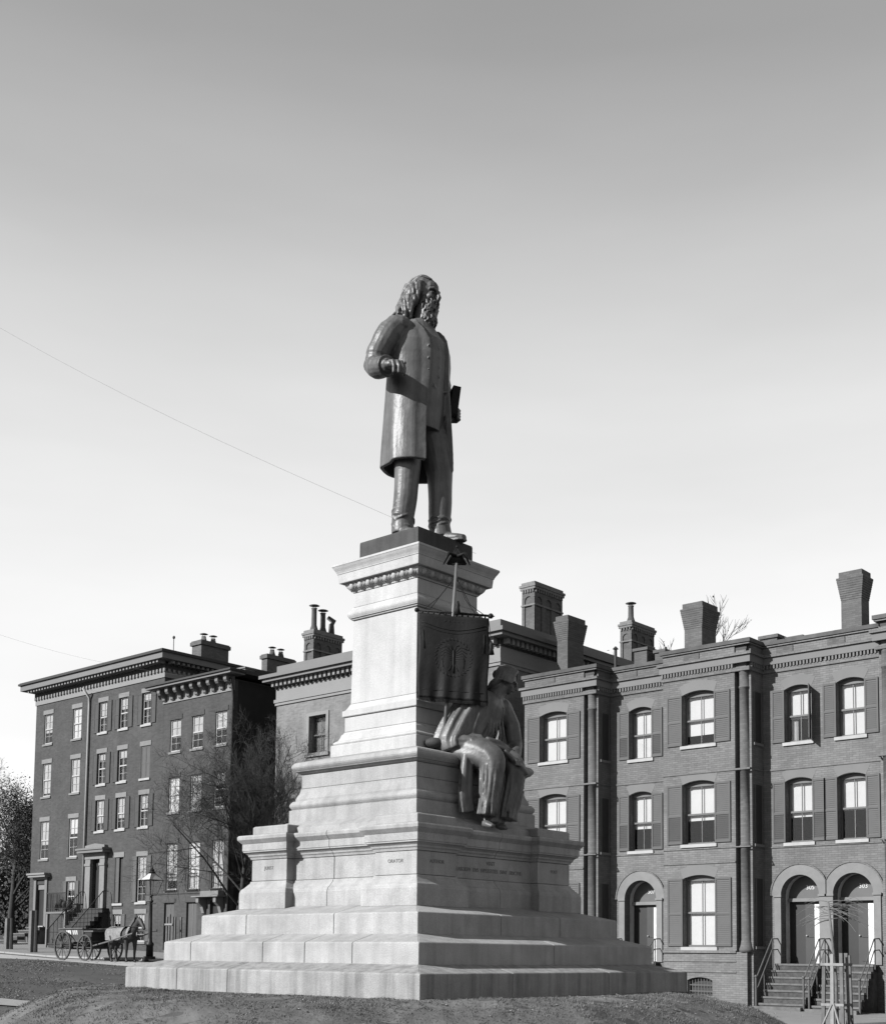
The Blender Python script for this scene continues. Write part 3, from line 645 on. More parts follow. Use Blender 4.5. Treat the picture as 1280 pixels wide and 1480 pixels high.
# ------------------------------------------------------------------ houses: shared builders
def facade(mb,x0,x1,z0,z1,Y,ops,depth=.24,seg=10):
    """front sheet at Y with real openings (ox0,ox1,oz0,oz1,rise) and reveals going in by depth"""
    xs=sorted({x0,x1}|{v for o in ops for v in o[:2]}); zz=sorted({z0,z1}|{v for o in ops for v in (o[2],o[3]+o[4])})
    xs=[x for x in xs if x0<=x<=x1]; zz=[z for z in zz if z0<=z<=z1]
    for a,b in zip(xs,xs[1:]):
        for c,d in zip(zz,zz[1:]):
            mx,mz=(a+b)/2,(c+d)/2
            if any(o[0]<mx<o[1] and o[2]<mz<o[3]+o[4] for o in ops): continue
            mb.add([(a,Y,c),(b,Y,c),(b,Y,d),(a,Y,d)],[(0,1,2,3)])
    for ox0,ox1,oz0,oz1,rise in ops:
        Yi=Y+depth; mb.add([(ox0,Y,oz0),(ox0,Yi,oz0),(ox0,Yi,oz1),(ox0,Y,oz1)],[(0,1,2,3)]); mb.add([(ox1,Y,oz0),(ox1,Yi,oz0),(ox1,Yi,oz1),(ox1,Y,oz1)],[(3,2,1,0)])
        mb.add([(ox0,Y,oz0),(ox1,Y,oz0),(ox1,Yi,oz0),(ox0,Yi,oz0)],[(0,1,2,3)])
        if rise<=0: mb.add([(ox0,Y,oz1),(ox1,Y,oz1),(ox1,Yi,oz1),(ox0,Yi,oz1)],[(3,2,1,0)])
        else:
            ar=arc(ox0,ox1,oz1,rise,seg); top=oz1+rise
            for p,q in zip(ar,ar[1:]):
                mb.add([(p[0],Y,p[1]),(q[0],Y,q[1]),(q[0],Y,top),(p[0],Y,top)],[(0,1,2,3)])
                mb.add([(p[0],Y,p[1]),(q[0],Y,q[1]),(q[0],Yi,q[1]),(p[0],Yi,p[1])],[(3,2,1,0)])
def arc(x0,x1,z,rise,seg=10,off=0):
    w=(x1-x0)/2; c=(x0+x1)/2
    if rise>=w*.98: return [(c-(w+off)*cos(PI*i/seg),z+(w+off)*sin(PI*i/seg)) for i in range(seg+1)]
    r=(w*w+rise*rise)/(2*rise); zc=z+rise-r; a=math.asin(w/r)
    return [(c+(r+off)*sin(-a+2*a*i/seg),zc+(r+off)*cos(-a+2*a*i/seg)) for i in range(seg+1)]
def shutter(win,x0,x1,z0,z1,y,rot=0,m='shutter',low=None,slats=True,hinge=None):
    s=MB(); w=x1-x0; f=min(.055,w*.14); mid=lerp(z0,z1,.47)
    s.box(x0,x0+f,y,y+.035,z0,z1).box(x1-f,x1,y,y+.035,z0,z1)
    for a,b in ((z0,z0+.09),(mid-.035,mid+.035),(z1-.07,z1)): s.box(x0+f,x1-f,y+.003,y+.032,a,b)
    lo=MB()
    for (a,b,t) in ((z0+.09,mid-.035,lo if low else s),(mid+.035,z1-.07,s)):
        if slats:
            n=int((b-a)/.062)
            for i in range(n):
                zc=a+(i+.5)*(b-a)/n; t.add([(x0+f,y+.008,zc-.036),(x1-f,y+.008,zc-.036),(x1-f,y+.028,zc+.030),(x0+f,y+.028,zc+.030)],[(0,1,2,3)])
        else: t.box(x0+f,x1-f,y+.012,y+.026,a,b)
    me=s.mesh('shutter'); o=link('shutter',me,m,win)
    parts=[o]
    if low and lo.v: me2=lo.mesh('slats'); me2.materials.append(MATS[low]); 
    if low and lo.v:
        me.materials.append(MATS[low]); n0=len(me.polygons)
        bm_v=[tuple(v.co) for v in me.vertices]+lo.v; nf=len(bm_v)-len(lo.v)
        fs=[tuple(p.vertices) for p in me.polygons]+[tuple(i+nf for i in f_) for f_ in lo.f]
        m2=bpy.data.meshes.new('shutter'); m2.from_pydata(bm_v,[],fs); m2.materials.append(MATS[m]); m2.materials.append(MATS[low])
        for p in m2.polygons[n0:]: p.material_index=1
        o.data=m2; me=m2
    if rot:
        hx=hinge; me.transform(Matrix.Translation((hx,y+.035,0))@Matrix.Rotation(rot,4,'Z')@Matrix.Translation((-hx,-y-.035,0)))
    return o
WR=random.Random(21)
def window(house,x0,x1,z0,z1,Y,rise=0,rev=.2,fm='frame_white',blind=None,bm='blind',cols=2,rows=1,sill='sill_white',sillw=.12,lintel=None,sh=None,shw=.45,shm='shutter',low=(None,None),shrot=(0,0),fw_=.055,slats=True,lower_blind=None):
    y=Y+rev; f=MB(); yb=y+.07; zm=lerp(z0,z1,.5)
    f.box(x0+.002,x0+fw_,y,yb,z0+.002,z1).box(x1-fw_,x1-.002,y,yb,z0+.002,z1).box(x0+fw_,x1-fw_,y,yb,z0+.002,z0+.07)
    if rise:
        ar=arc(x0+.003,x1-.003,z1,rise-.003,8); f.prism([(x0+.003,z1-.075)]+ar+[(x1-.003,z1-.075)],'y',y-.02,yb-.01)
    else: f.box(x0+fw_,x1-fw_,y,yb,z1-.05,z1-.002)
    f.box(x0+fw_,x1-fw_,y-.012,y+.045,zm-.03,zm+.03)
    iw=(x1-x0-2*fw_)
    for c in range(1,cols): xc=x0+fw_+iw*c/cols; mu=.014 if rows==1 else .009; f.box(xc-mu,xc+mu,y+.012,y+.04,z0+.07,zm-.03); f.box(xc-mu,xc+mu,y+.012,y+.04,zm+.03,z1-(.075 if rise else .05))
    for zz0,zz1 in ((z0+.07,zm-.03),(zm+.03,z1-.06)):
        for r in range(1,rows): zc=lerp(zz0,zz1,r/rows); f.box(x0+fw_,x1-fw_,y+.014,y+.038,zc-.007,zc+.007)
    w=f.build('window',fm,house)
    pc=cols if rows==1 else 1
    for zz0,zz1 in ((z0+.07,zm-.03),(zm+.03,z1-.05)):
        for c in range(pc):
            a=x0+fw_+iw*c/pc; MB().box(a+.004,a+iw/pc-.004,y+.022,y+.028,zz0,zz1).build('pane','glass',w)
    b=WR.uniform(.3,1.0) if blind is None else blind
    if b>.02: MB().box(x0+.01-(.03 if rows==1 else 0),x1-.01+(.03 if rows==1 else 0),*((yb+.05,yb+.056) if rows==1 else (y+.046,y+.05)),lerp(z1+rise,z0,b),z1+rise).build('blind',bm,w)
    if lower_blind: 
        for sg in (0,1):
            cx0=x0 if sg==0 else x1-.3*iw; cm=MB(); n=10
            cm.rings([[(cx0+.34*iw*i/n,yb+.10+.02*sin(i*2.2),z) for i in range(n+1)]+[(cx0+.34*iw*i/n,yb+.105+.02*sin(i*2.2),z) for i in range(n,-1,-1)] for z in (z0,z1)]); cm.build('curtain','curtain',w)
    if sill: MB().box(x0-.08,x1+.08,Y-sillw*.5,Y+rev,z0-.11,z0-.003).build('sill',sill,w)
    if lintel: MB().box(x0-.1,x1+.1,Y-.03,Y+.1,z1+.002,z1+.24).build('lintel',lintel,w)
    if sh:
        for sg in sh:
            if sg<0: shutter(w,x0-shw,x0-.01,z0+.02,z1+.0,Y-.05,shrot[0],shm,low[0],slats,x0)
            else: shutter(w,x1+.01,x1+shw,z0+.02,z1+.0,Y-.05,shrot[1],shm,low[1],slats,x1)
    return w
def chimney(house,x0,x1,y0,y1,z0,z1,flare=.115,name='chimney',m='chimney_brick'):
    c=MB(); cx,cy,hx,hy=(x0+x1)/2,(y0+y1)/2,(x1-x0)/2,(y1-y0)/2
    def rg(o,z): return [(cx-hx-o,cy-hy-o,z),(cx+hx+o,cy-hy-o,z),(cx+hx+o,cy+hy+o,z),(cx-hx-o,cy+hy+o,z)]
    rs=[rg(0,z0)]; zf=z1-.95; n=10; rs.append(rg(0,zf))
    for i in range(n): rs+= [rg(flare*(i+1)/n,zf+.075*i+.002),rg(flare*(i+1)/n,zf+.075*(i+1))]
    rs+=[rg(flare*.45,zf+.075*n+.003),rg(flare*.45,z1)]
    c.rings(rs); return c.build(name,m,house)
def chimney_ornate(house,x0,x1,y0,y1,z0,z1,narch):
    c=MB(); c.box(x0+.05,x1-.05,y0+.05,y1-.05,z0,z1-.1)
    zt=z1-.55
    for a,b,ax in ((x0,x1,'x'),(y0,y1,'y')):
        n=1 if ax=='x' else narch; w=(b-a)/n; p=w*.22
        for k in range(n+1):
            q0=max(a,a+k*w-p); q1=min(b,a+k*w+p)
            if ax=='x': c.box(q0,q1,y0,y0+.06,z0,zt+.02)
            else: c.box(x1-.06,x1,q0+.002,q1-.002,z0,zt+.02); c.box(x0,x0+.06,q0+.002,q1-.002,z0,zt+.02)
        for k in range(n):
            u0,u1=a+k*w,a+(k+1)*w
            pl=[(u0,zt+.02)]+[(q,min(z,zt+.16)) for q,z in arc(u0+p,u1-p,zt-.12,(w-2*p)/2,8)]+[(u1,zt+.02),(u1,zt+.25),(u0,zt+.25)]
            pl=[(u0,zt+.0),(u0+p,zt-.12)]+arc(u0+p,u1-p,zt-.12,(w-2*p)/2,8)[1:-1]+[(u1-p,zt-.12),(u1,zt),(u1,zt+.26),(u0,zt+.26)]
            if ax=='x': c.prism(pl,'y',y0+.003,y0+.055)
            else: c.prism(pl,'x',x1-.055,x1-.003)
    o=c.build('chimney','chimney_brick',house)
    t=MB(); n=max(4,int((x1-x0)/.13))
    for k in range(n): xa=lerp(x0,x1,(k+.25)/n); t.box(xa,xa+.07,y0-.05,y0+.02,z1-.33,z1-.2)
    n=max(5,int((y1-y0)/.16))
    for k in range(n): ya=lerp(y0,y1,(k+.25)/n); t.box(x1-.02,x1+.05,ya,ya+.08,z1-.33,z1-.2)
    t.box(x0-.06,x1+.06,y0-.06,y1+.06,z1-.2,z1-.1).box(x0-.09,x1+.09,y0-.09,y1+.09,z1-.098,z1).box(x0-.02,x1+.02,y0-.02,y1+.02,z1+.001,z1+.12)
    t.box(x0-.03,x1+.03,y0-.03,y1+.03,zt-.35,zt-.28); t.build('chimney_cap','brick_c',o); return o
def pot(ch,x,y,z,h,r=.13,cap=True):
    p=MB(); p.lathe([(r*1.5,0),(r*1.3,.08),(r*.85,.3),(r*.8,h-.05),(r,h)],(x,y,z),10)
    if cap: p.tube([(x-.1,y,z+h),(x-.1,y,z+h+.12)],.012,4).tube([(x+.1,y,z+h),(x+.1,y,z+h+.12)],.012,4); p.lathe([(r*1.7,h+.12),(r*1.3,h+.15),(.03,h+.19)],(x,y,z),10)
    p.build('chimney_pot','coping',ch,True)
def shell(mb,x0,x1,y0,y1,z0,z1):   # side and back walls
    mb.add([(x0,y0,z0),(x0,y1,z0),(x0,y1,z1),(x0,y0,z1)],[(3,2,1,0)]); mb.add([(x1,y0,z0),(x1,y1,z0),(x1,y1,z1),(x1,y0,z1)],[(0,1,2,3)]); mb.add([(x0,y1,z0),(x1,y1,z0),(x1,y1,z1),(x0,y1,z1)],[(3,2,1,0)])
def stairs(par,x0,x1,yb,yf,z0,z1,n,m='steps_stone',name='stoop'):
    base=MB().box(x0+.05,x1-.05,yb-.35,yb-.01,z0-.3,z1-.14).build(name,m,par)
    for i in range(n):
        zt=lerp(z0,z1,(i+1)/n); ya=lerp(yf,yb-.38,i/max(1,n-1)) if n>1 else yf
        yn=lerp(yf,yb-.38,(i+1)/max(1,n-1)) if i<n-1 else yb-.01
        MB().box(x0,x1,ya-.03,yn+.02,zt-.06,zt).build('step',m,base)
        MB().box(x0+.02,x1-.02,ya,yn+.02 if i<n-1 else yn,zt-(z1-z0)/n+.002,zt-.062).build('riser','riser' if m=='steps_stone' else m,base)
    return base

# ------------------------------------------------------------------ right-hand row of three bay-fronted houses
YM,YB=25.74,24.8
def row_house(label,xa,xb,bx0,bx1,dcx,notch,doorno,blinds,show_left=True,shrot=(0,0)):
    hs=tag(empty('bay_fronted_house',((xa+xb)/2,YM,-1.1)),label,'house','row of bay fronted brick houses')
    bL=bx0+(.52 if notch<0 else 0); bR=bx1-(.52 if notch>0 else 0); bc=(bL+bR)/2
    ww=.465; bw=.61
    ops_m=[(dcx-ww,dcx+ww,7.47,9.24,.11),(dcx-ww,dcx+ww,4.17,6.19,.10),(dcx-.665,dcx+.665,.24,2.45,.665)]
    ops_b=[(bc-bw,bc+bw,7.56,9.31,.11),(bc-bw,bc+bw,4.2,6.24,.11),(bc-bw,bc+bw,.76,3.05,.11),(bc-.47,bc+.47,-.86,-.34,.1)]
    w=MB()
    mx0,mx1=(bx1,xb) if notch>0 else (xa,bx0)
    facade(w,mx0,mx1,-2.2,10.88,YM,ops_m,.3)
    facade(w,bL,bR,-2.2,10.88,YB,ops_b,.24)
    # bay flanks, with the notched corner that holds the colonnette
    if notch>0:
        w.add([(bL,YB,-2.2),(bL,YM,-2.2),(bL,YM,10.88),(bL,YB,10.88)],[(3,2,1,0)])
        w.add([(bR,YB,.62),(bR,YB+.36,.62),(bR,YB+.36,10.88),(bR,YB,10.88)],[(0,1,2,3)]); w.add([(bR,YB+.36,.62),(bx1-.13,YB+.36,.62),(bx1-.13,YB+.36,10.88),(bR,YB+.36,10.88)],[(0,1,2,3)])
        w.box(bx1-.13,bx1,YB+.16,YM+.01,-2.2,10.88); w.box(bR-.002,bx1-.131,YB-.02,YB+.5,-2.2,.60)
    else:
        w.add([(bR,YB,-2.2),(bR,YM,-2.2),(bR,YM,10.88),(bR,YB,10.88)],[(0,1,2,3)])
        w.add([(bL,YB,.62),(bL,YB+.36,.62),(bL,YB+.36,10.88),(bL,YB,10.88)],[(3,2,1,0)]); w.add([(bL,YB+.36,.62),(bx0+.13,YB+.36,.62),(bx0+.13,YB+.36,10.88),(bL,YB+.36,10.88)],[(3,2,1,0)])
        w.box(bx0,bx0+.13,YB+.16,YM+.01,-2.2,10.88); w.box(bx0+.131,bL+.002,YB-.02,YB+.5,-2.2,.60)
    shell(w,xa+.002,xb-.002,YM,39,-2.2,10.7)
    w.build('wall','brick_right',hs)
    MB().box(*((bR-.002,bx1-.128) if notch>0 else (bx0+.128,bL+.002)),YB+.06,YB+.5,9.9,10.87).build('parapet_block','brick_right',hs)
    # colonnette
    cxn=(bR+.27) if notch>0 else (bL-.27); cm=MB()
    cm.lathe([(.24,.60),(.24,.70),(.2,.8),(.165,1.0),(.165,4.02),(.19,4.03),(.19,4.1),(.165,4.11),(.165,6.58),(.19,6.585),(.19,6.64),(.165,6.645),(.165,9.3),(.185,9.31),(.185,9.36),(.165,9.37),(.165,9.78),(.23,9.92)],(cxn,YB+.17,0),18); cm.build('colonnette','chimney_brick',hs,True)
    # string courses and brick cornice, parapet and coping
    def band(name,z0,z1,pr,m,dz=0):
        s=MB(); s.box(mx0+(0 if notch>0 else 0),mx1,YM-pr,YM-.001,z0,z1)
        x0_,x1_=(bL-pr,bx1+pr) if notch>0 else (bx0-pr,bR+pr)
        s.box(x0_,x1_,YB-pr,YB-.001,z0,z1); s.box(x1_-pr if notch>0 else bR,x1_,YB,YM-pr-.002,z0,z1); s.box(x0_,x0_+pr,YB,YM-pr-.002,z0,z1)
        return s.build(name,m,hs)
    band('belt_course',6.57,6.63,.028,'brick_right'); band('string_course',4.02,4.055,.03,'brick_right'); 
    for a,b,p in ((3.53,3.58,.03),(.56,.65,.06),(-.08,-.03,.035),(.27,.31,.03)): MB().box(bL-.025,bR-.004,YB-p,YB-.001,a,b).build('base_course','brick_right',hs)
    band('cornice_bed',9.86,9.99,.05,'brick_right')
    band('cornice_frieze',10.13,10.37,.10,'brick_pale'); band('cornice_string',10.372,10.46,.17,'brick_right'); band('parapet_roll',10.74,10.79,.06,'brick_right')
    c=band('coping',10.80,10.93,.10,'coping')
    cap_=MB(); cap_.box((bL if notch>0 else bx0)+.1,(bx1 if notch>0 else bR)-.1,YB+.05,YM+.3,10.6,10.885); cap_.build('bay_roof','roof_tin',hs)
    dn=MB()
    def dent(xa_,xb_,y):
        n=int((xb_-xa_)/.115)
        for i in range(n): q=lerp(xa_,xb_,(i+.25)/n); dn.box(q,q+.058,y-.085,y,9.992,10.128)
    dent(bL-.05,bR,YB); dent(mx0+.05,mx1,YM)
    for i in range(7):
        ya=YB+.1+i*.12
        if notch>0: dn.box(bx1,bx1+.08,ya,ya+.058,9.992,10.128)
    tag(dn.build('dentil_band','brick_pale',hs),kind='stuff')
    for cx_,y in ((bc-.25,YB),(dcx-.45,YM)): MB().box(cx_-.3,cx_+.3,y-.03,y-.001,10.50,10.70).build('parapet_panel','chimney_brick',hs)
    # flat brick arches over the windows
    for q,zz,hw,y in [(dcx,9.24,ww,YM),(dcx,6.19,ww,YM),(bc,9.31,bw,YB),(bc,6.24,bw,YB),(bc,3.05,bw,YB)]:
        lo=arc(q-hw,q+hw,zz,.11,8,.0); hi=arc(q-hw,q+hw,zz,.11,8,.34)
        MB().rings([[(a[0],y-.006,a[1]+.003),(b[0],y-.006,b[1]),(b[0],y-.0005,b[1]),(a[0],y-.0005,a[1]+.003)] for a,b in zip(lo,hi)]).build('brick_arch','brick_pale',hs)
    # windows
    b=blinds
    window(hs,dcx-ww,dcx+ww,7.47,9.24,YM,.11,.2,'frame_grey',b[0],sh=(-1,1),shw=.46,low=b[6],shrot=shrot,lower_blind=b[0]<.6)
    window(hs,dcx-ww,dcx+ww,4.17,6.19,YM,.10,.2,'frame_grey',b[1],sh=(-1,1),shw=.46,low=b[7])
    window(hs,bc-bw,bc+bw,7.56,9.31,YB,.11,.2,'frame_grey',b[2],sh=(-1,1),shw=.60)
    window(hs,bc-bw,bc+bw,4.2,6.24,YB,.11,.2,'frame_grey',b[3],sh=(-1,1),shw=.60,low=b[8])
    window(hs,bc-bw,bc+bw,.76,3.05,YB,.11,.2,'frame_grey',b[4],sh=(-1,1),shw=.60)
    # side windows of the bay
    if notch>0:
        for z0,z1 in ((7.5,9.2),(4.15,6.1),(.8,3.0)):
            s=MB().box(bx1-.02,bx1+.012,YB+.32,YB+.84,z0,z1); wd=s.build('window','shutter_dark',hs); MB().box(bx1+.001,bx1+.06,YB+.26,YB+.9,z0-.1,z0-.01).build('sill','lintel',wd)
            MB().box(bx1+.013,bx1+.03,YB+.32,YB+.37,z0,z1).box(bx1+.013,bx1+.03,YB+.79,YB+.84,z0,z1).build('frame','frame_grey',wd)
    # cellar window with bars
    cw=MB()
    for i in range(9): q=lerp(bc-.44,bc+.44,i/8); cw.box(q-.012,q+.012,YB+.09,YB+.11,-.86,-.28)
    for z in (-.7,-.5): cw.box(bc-.46,bc+.46,YB+.085,YB+.09,z-.012,z+.012)
    cwo=cw.build('cellar_window','iron_lit',hs); MB().box(bc-.5,bc+.5,YB+.2,YB+.22,-.9,-.2).build('pane','shutter_dark',cwo); MB().box(bc-.55,bc+.55,YB-.04,YB+.2,-.97,-.863).build('sill','sill_white',cwo)
    # arched doorway
    ar=arc(dcx-.665,dcx+.665,2.45,.665,20); ao=arc(dcx-.665,dcx+.665,2.45,.665,20,.33); a2=arc(dcx-.665,dcx+.665,2.45,.665,20,.38)
    cl_=lambda L,e: [(min(max(x,xa+e),xb-e),z) for x,z in L]
    ao=cl_(ao,.012); a2=cl_(a2,.006)
    s=MB(); s.rings([[(p[0],YM-.05,p[1]),(q[0],YM-.05,q[1]),(q[0],YM-.001,q[1]),(p[0],YM-.001,p[1])] for p,q in zip(ar,ao)])
    for sg in (-1,1):
        xx0,xx1=sorted((dcx+sg*.667,dcx+sg*.90)); s.box(xx0,xx1,YM-.05,YM-.001,.24,2.40); s.box(xx0-.03,xx1+.03,YM-.09,YM-.001,2.40,2.47)
    dr=s.build('doorway','arch_trim',hs)
    MB().rings([[(p[0],YM-.075,p[1]+.003),(q[0],YM-.075,q[1]),(q[0],YM-.001,q[1]),(p[0],YM-.001,p[1]+.003)] for p,q in zip(ao,a2)]).build('hood_mould','brick_right',dr)
    ym=YM+.55
    v=MB(); lf=[(p[0],p[1]) for p in ar]   # vestibule lining
    v.add([(x,YM+.29,z) for x,z in lf]+[(x,ym+.3,z) for x,z in lf],[(i,i+1,22+i,21+i) for i in range(20)])
    v.add([(dcx-.665,YM+.29,.24),(dcx-.665,ym+.3,.24),(dcx-.665,ym+.3,2.45),(dcx-.665,YM+.29,2.45)],[(0,1,2,3)]); v.add([(dcx+.665,YM+.29,.24),(dcx+.665,ym+.3,.24),(dcx+.665,ym+.3,2.45),(dcx+.665,YM+.29,2.45)],[(0,1,2,3)])
    v.build('reveal','white_paint',dr)
    MB().prism([(dcx-.66,2.37)]+[(p[0]*.995+dcx*.005,p[1]-.005) for p in ar]+[(dcx+.66,2.37)],'y',ym-.03,ym).build('fanlight','tympanum',dr)
    MB().box(dcx-.66,dcx+.66,ym-.14,ym-.032,2.26,2.37).build('transom','lintel',dr)
    d=MB(); d.box(dcx-.1,dcx+.665,ym,ym+.05,.24,2.26)
    for z0,z1 in ((.35,1.0),(1.1,2.15)): d.box(dcx+.02,dcx+.26,ym-.02,ym-.001,z0,z1).box(dcx+.34,dcx+.58,ym-.02,ym-.001,z0,z1)
    d.build('door','door_grey',dr); MB().box(dcx-.665,dcx-.101,ym+.02,ym+.06,.24,2.26).build('door_leaf','door_dark',dr); MB().ell((dcx-.04,ym-.04,1.15),(.03,.03,.03)).build('door_knob','sill_white',dr,True)
    sd_=MB(); sd_.box(dcx+.34,dcx+.63,YM+.30,YM+.34,.26,2.16)
    for z0,z1 in ((.34,.72),(.8,1.1),(1.18,1.5),(1.58,2.08)): sd_.box(dcx+.38,dcx+.59,YM+.285,YM+.299,z0,z1)
    sd_.build('storm_door','white_paint',dr)
    text('house_number',doorno,.20,(dcx+.1,ym-.034,2.72),ROT_S,'blind',dr,.003)
    MB().box(xa+.05,xb-.05,YM+.1,39,10.45,10.55).build('roof','roof_tin',hs)
    # stoop
    zb=zground(dcx,24)
    sx0,sx1=dcx-.74,dcx+.78
    so=stairs(hs,sx0,sx1,YM,24.28,zb,.24,7); MB().box(sx0-.12,sx1+.02,24.02,24.24,zb-.2,zb+.11).build('step','steps_stone',so)
    for x in (sx0-.05,sx1+.05):
        rl=MB(); rl.tube([(x,YM-.02,1.05),(x,25.3,1.03),(x,24.2,zb+.95)],.022,6).tube([(x,YM-.02,.7),(x,25.3,.68),(x,24.2,zb+.55)],.02,6)
        rl.tube([(x,25.35,.1),(x,25.35,1.04)],.022,6); rl.tube([(x,24.2,zb),(x,24.2,zb+1.0)],.035,8); rl.ell((x,24.2,zb+1.04),(.05,.05,.05)); rl.tube([(x,24.75,zb+.45),(x,24.75,zb+1.2)],.016,6); rl.build('railing','iron_lit',so)
    return hs
dk=('shutter_dark','shutter_dark'); no=(None,None)
h1=row_house('leftmost of the three bay fronted brick houses, lower part hidden by the pedestal',-18.0,-12.0,-17.82,-14.56,-13.26,1,'307',[1.0,.62,1.0,.95,1,1,('shutter_dark','shutter_dark'),dk,no],shrot=(0,0))
h2=row_house('middle bay fronted brick house with lit shuttered bay beside the pedestal',-12.0,-6.26,-11.72,-8.44,-7.165,1,'305',[.58,.60,.80,.62,1.0,1,no,dk,dk],shrot=(0,R(-72)))
h3=row_house('bay fronted brick house at the right edge, its bay cut off by the frame',-6.26,-.3,-4.08,-.8,-5.365,-1,'303',[.95,.55,.9,.7,1,1,no,no,no])
chimney(h1,-17.95,-17.45,27,28.05,10.5,13.7); chimney(h2,-12.5,-11.77,27.5,28.5,10.5,13.35); chimney(h3,-6.2,-5.5,27,27.6,10.5,13.2,.115)
for h,(a,b,c,d,z) in ((h2,(-9.7,-9.05,28,28.8,11.8)),(h2,(-9.0,-8.3,28.4,29.2,11.72)),(h3,(-5.5,-4.9,28.2,29,11.85)),(h1,(-16.35,-15.75,30,31,12.75)),(h1,(-15.5,-15.05,30.2,31.1,12.6))):
    MB().box(a,b,c,d,10.5,z-.12).box(a-.06,b+.06,c-.06,d+.06,z-.118,z).build('chimney','chimney_brick',h)
MB().tube([(-15.2,27,10.6),(-15.2,27,12.0)],.06,8).lathe([(.12,0),(.03,.1)],(-15.2,27,12.0),8).build('vent_pipe','roof_tin',h1)

# ------------------------------------------------------------------ large building with parapet behind the pedestal (C)
YC=25.0
hc=tag(empty('parapet_building',(-25.8,YC,-.5)),'large pale brick building with parapet and dentilled cornice behind the pedestal','building')
w=MB(); opsC=[(-30.1,-29.0,9.19,10.85,0),(-26.4,-25.3,9.19,10.85,0),(-22.6,-21.5,9.19,10.85,0),(-26.4,-25.3,5.0,7.2,0),(-30.1,-29.0,5.0,7.2,0),(-22.6,-21.5,5.0,7.2,0)]
facade(w,-32.35,-19.2,-2.5,13.0,YC,opsC,.3); shell(w,-32.35,-19.2,YC,44,-2.5,13.0); w.build('wall','brick_c',hc)
for o in opsC:
    wd=window(hc,o[0],o[1],o[2],o[3],YC,0,.22,'frame_grey',1.0,'cornice_grey',2,1,None)
    f=MB(); a,b,c,d=o[:4]; f.box(a-.17,a-.001,YC-.05,YC,c-.0,d+.15).box(b+.001,b+.17,YC-.05,YC,c,d+.15).box(a-.001,b+.001,YC-.05,YC,d+.002,d+.15).box(a-.22,b+.22,YC-.08,YC,c-.16,c-.002); f.build('surround','cornice_pale',wd)
def around(name,m,pr,z0,z1,x0=-32.35,x1=-19.2,y0=YC,y1=44,par=hc):
    return MB().box(x0-pr,x1+pr,y0-pr,y0-.001,z0,z1).box(x1+.001,x1+pr,y0,y1,z0,z1).box(x0-pr,x0-.001,y0,y1,z0,z1).build(name,m,par)
around('string_course','cornice_pale',.06,11.6,11.72); around('string_roll','cornice_pale',.10,11.722,11.87); around('frieze','cornice_pale',.03,11.872,12.36); around('dentil_bed','cornice_dark',.06,12.362,12.62)
d=MB()
for i in range(46): x=-32.4+.288*i; d.box(x,x+.14,YC-.30,YC-.061,12.44,12.66)
for i in range(60): y=YC+.1+.29*i; d.box(-19.139,-18.9,y,y+.14,12.44,12.66)
tag(d.build('dentil_band','cornice_pale',hc),kind='stuff')
around('cornice','cornice_grey',.48,12.662,12.80); around('cornice_crown','cornice_grey',.60,12.803,12.96)
around('parapet','cornice_grey',.02,12.962,13.42); MB().box(-32.3,-19.25,YC+.02,43.9,12.9,13.1).build('roof','roof_tin',hc)
c=chimney_ornate(hc,-32.28,-31.62,26.5,28.3,12.9,15.25,3)
for k,(yy,hh) in enumerate(((26.8,1.1),(27.35,.98))): pot(c,-31.95,yy,15.35,hh,.15)
MB().tube([(-31.95,27.9,15.35),(-31.95,27.9,15.9),(-31.9,28.0,16.05),(-32.1,27.8,16.25)],[.16,.12,.13,.10],8).build('chimney_pot','coping',c,True)
c=chimney_ornate(hc,-21.3,-20.62,28.95,30.9,13,16.0,3)
c=chimney_ornate(hc,-22.45,-21.8,38,40,13,16.4,3); pot(c,-22.1,38.4,16.5,.85,.16)

# ------------------------------------------------------------------ left houses: bracketed (B) and double (A)
def rect_house(label,name,x0,x1,Y,y1,ztop,ops,brick='brick_left',depth=.2):
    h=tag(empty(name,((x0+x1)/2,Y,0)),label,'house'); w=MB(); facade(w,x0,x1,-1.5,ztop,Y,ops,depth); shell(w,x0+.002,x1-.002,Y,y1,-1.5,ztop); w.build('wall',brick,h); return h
YL=25.0
cB=[-39.93,-38.17,-36.35]; rB=[(10.25,11.85),(7.25,8.97),(3.42,5.71)]
opsB=[(c-.43,c+.43,z0,z1,0) for c in cB for z0,z1 in rB]+[(-40.45,-39.65,.5,2.80,0),(-38.66,-37.86,.5,2.80,0),(-36.85,-36.05,.35,2.85,0)]
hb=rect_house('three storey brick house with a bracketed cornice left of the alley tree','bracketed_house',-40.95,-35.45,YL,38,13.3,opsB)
for ci,c in enumerate(cB):
    for ri,(z0,z1) in enumerate(rB):
        wd=window(hb,c-.43,c+.43,z0,z1,YL,0,.05,'frame_white',WR.choice((.35,.55,.8,1.0,1.0)),WR.choice(('curtain','curtain','blind')),2,2,'lintel',.12,'brick_left')
        if ri==2:
            bal=MB()
            for i in range(8): q=c-.42+.12*i; bal.tube([(q,YL-.12,3.42),(q,YL-.12,4.15)],.012,4)
            bal.box(c-.46,c+.46,YL-.14,YL-.1,4.15,4.19).box(c-.46,c+.46,YL-.14,YL-.001,3.36,3.418); bal.build('balconet','iron',wd)
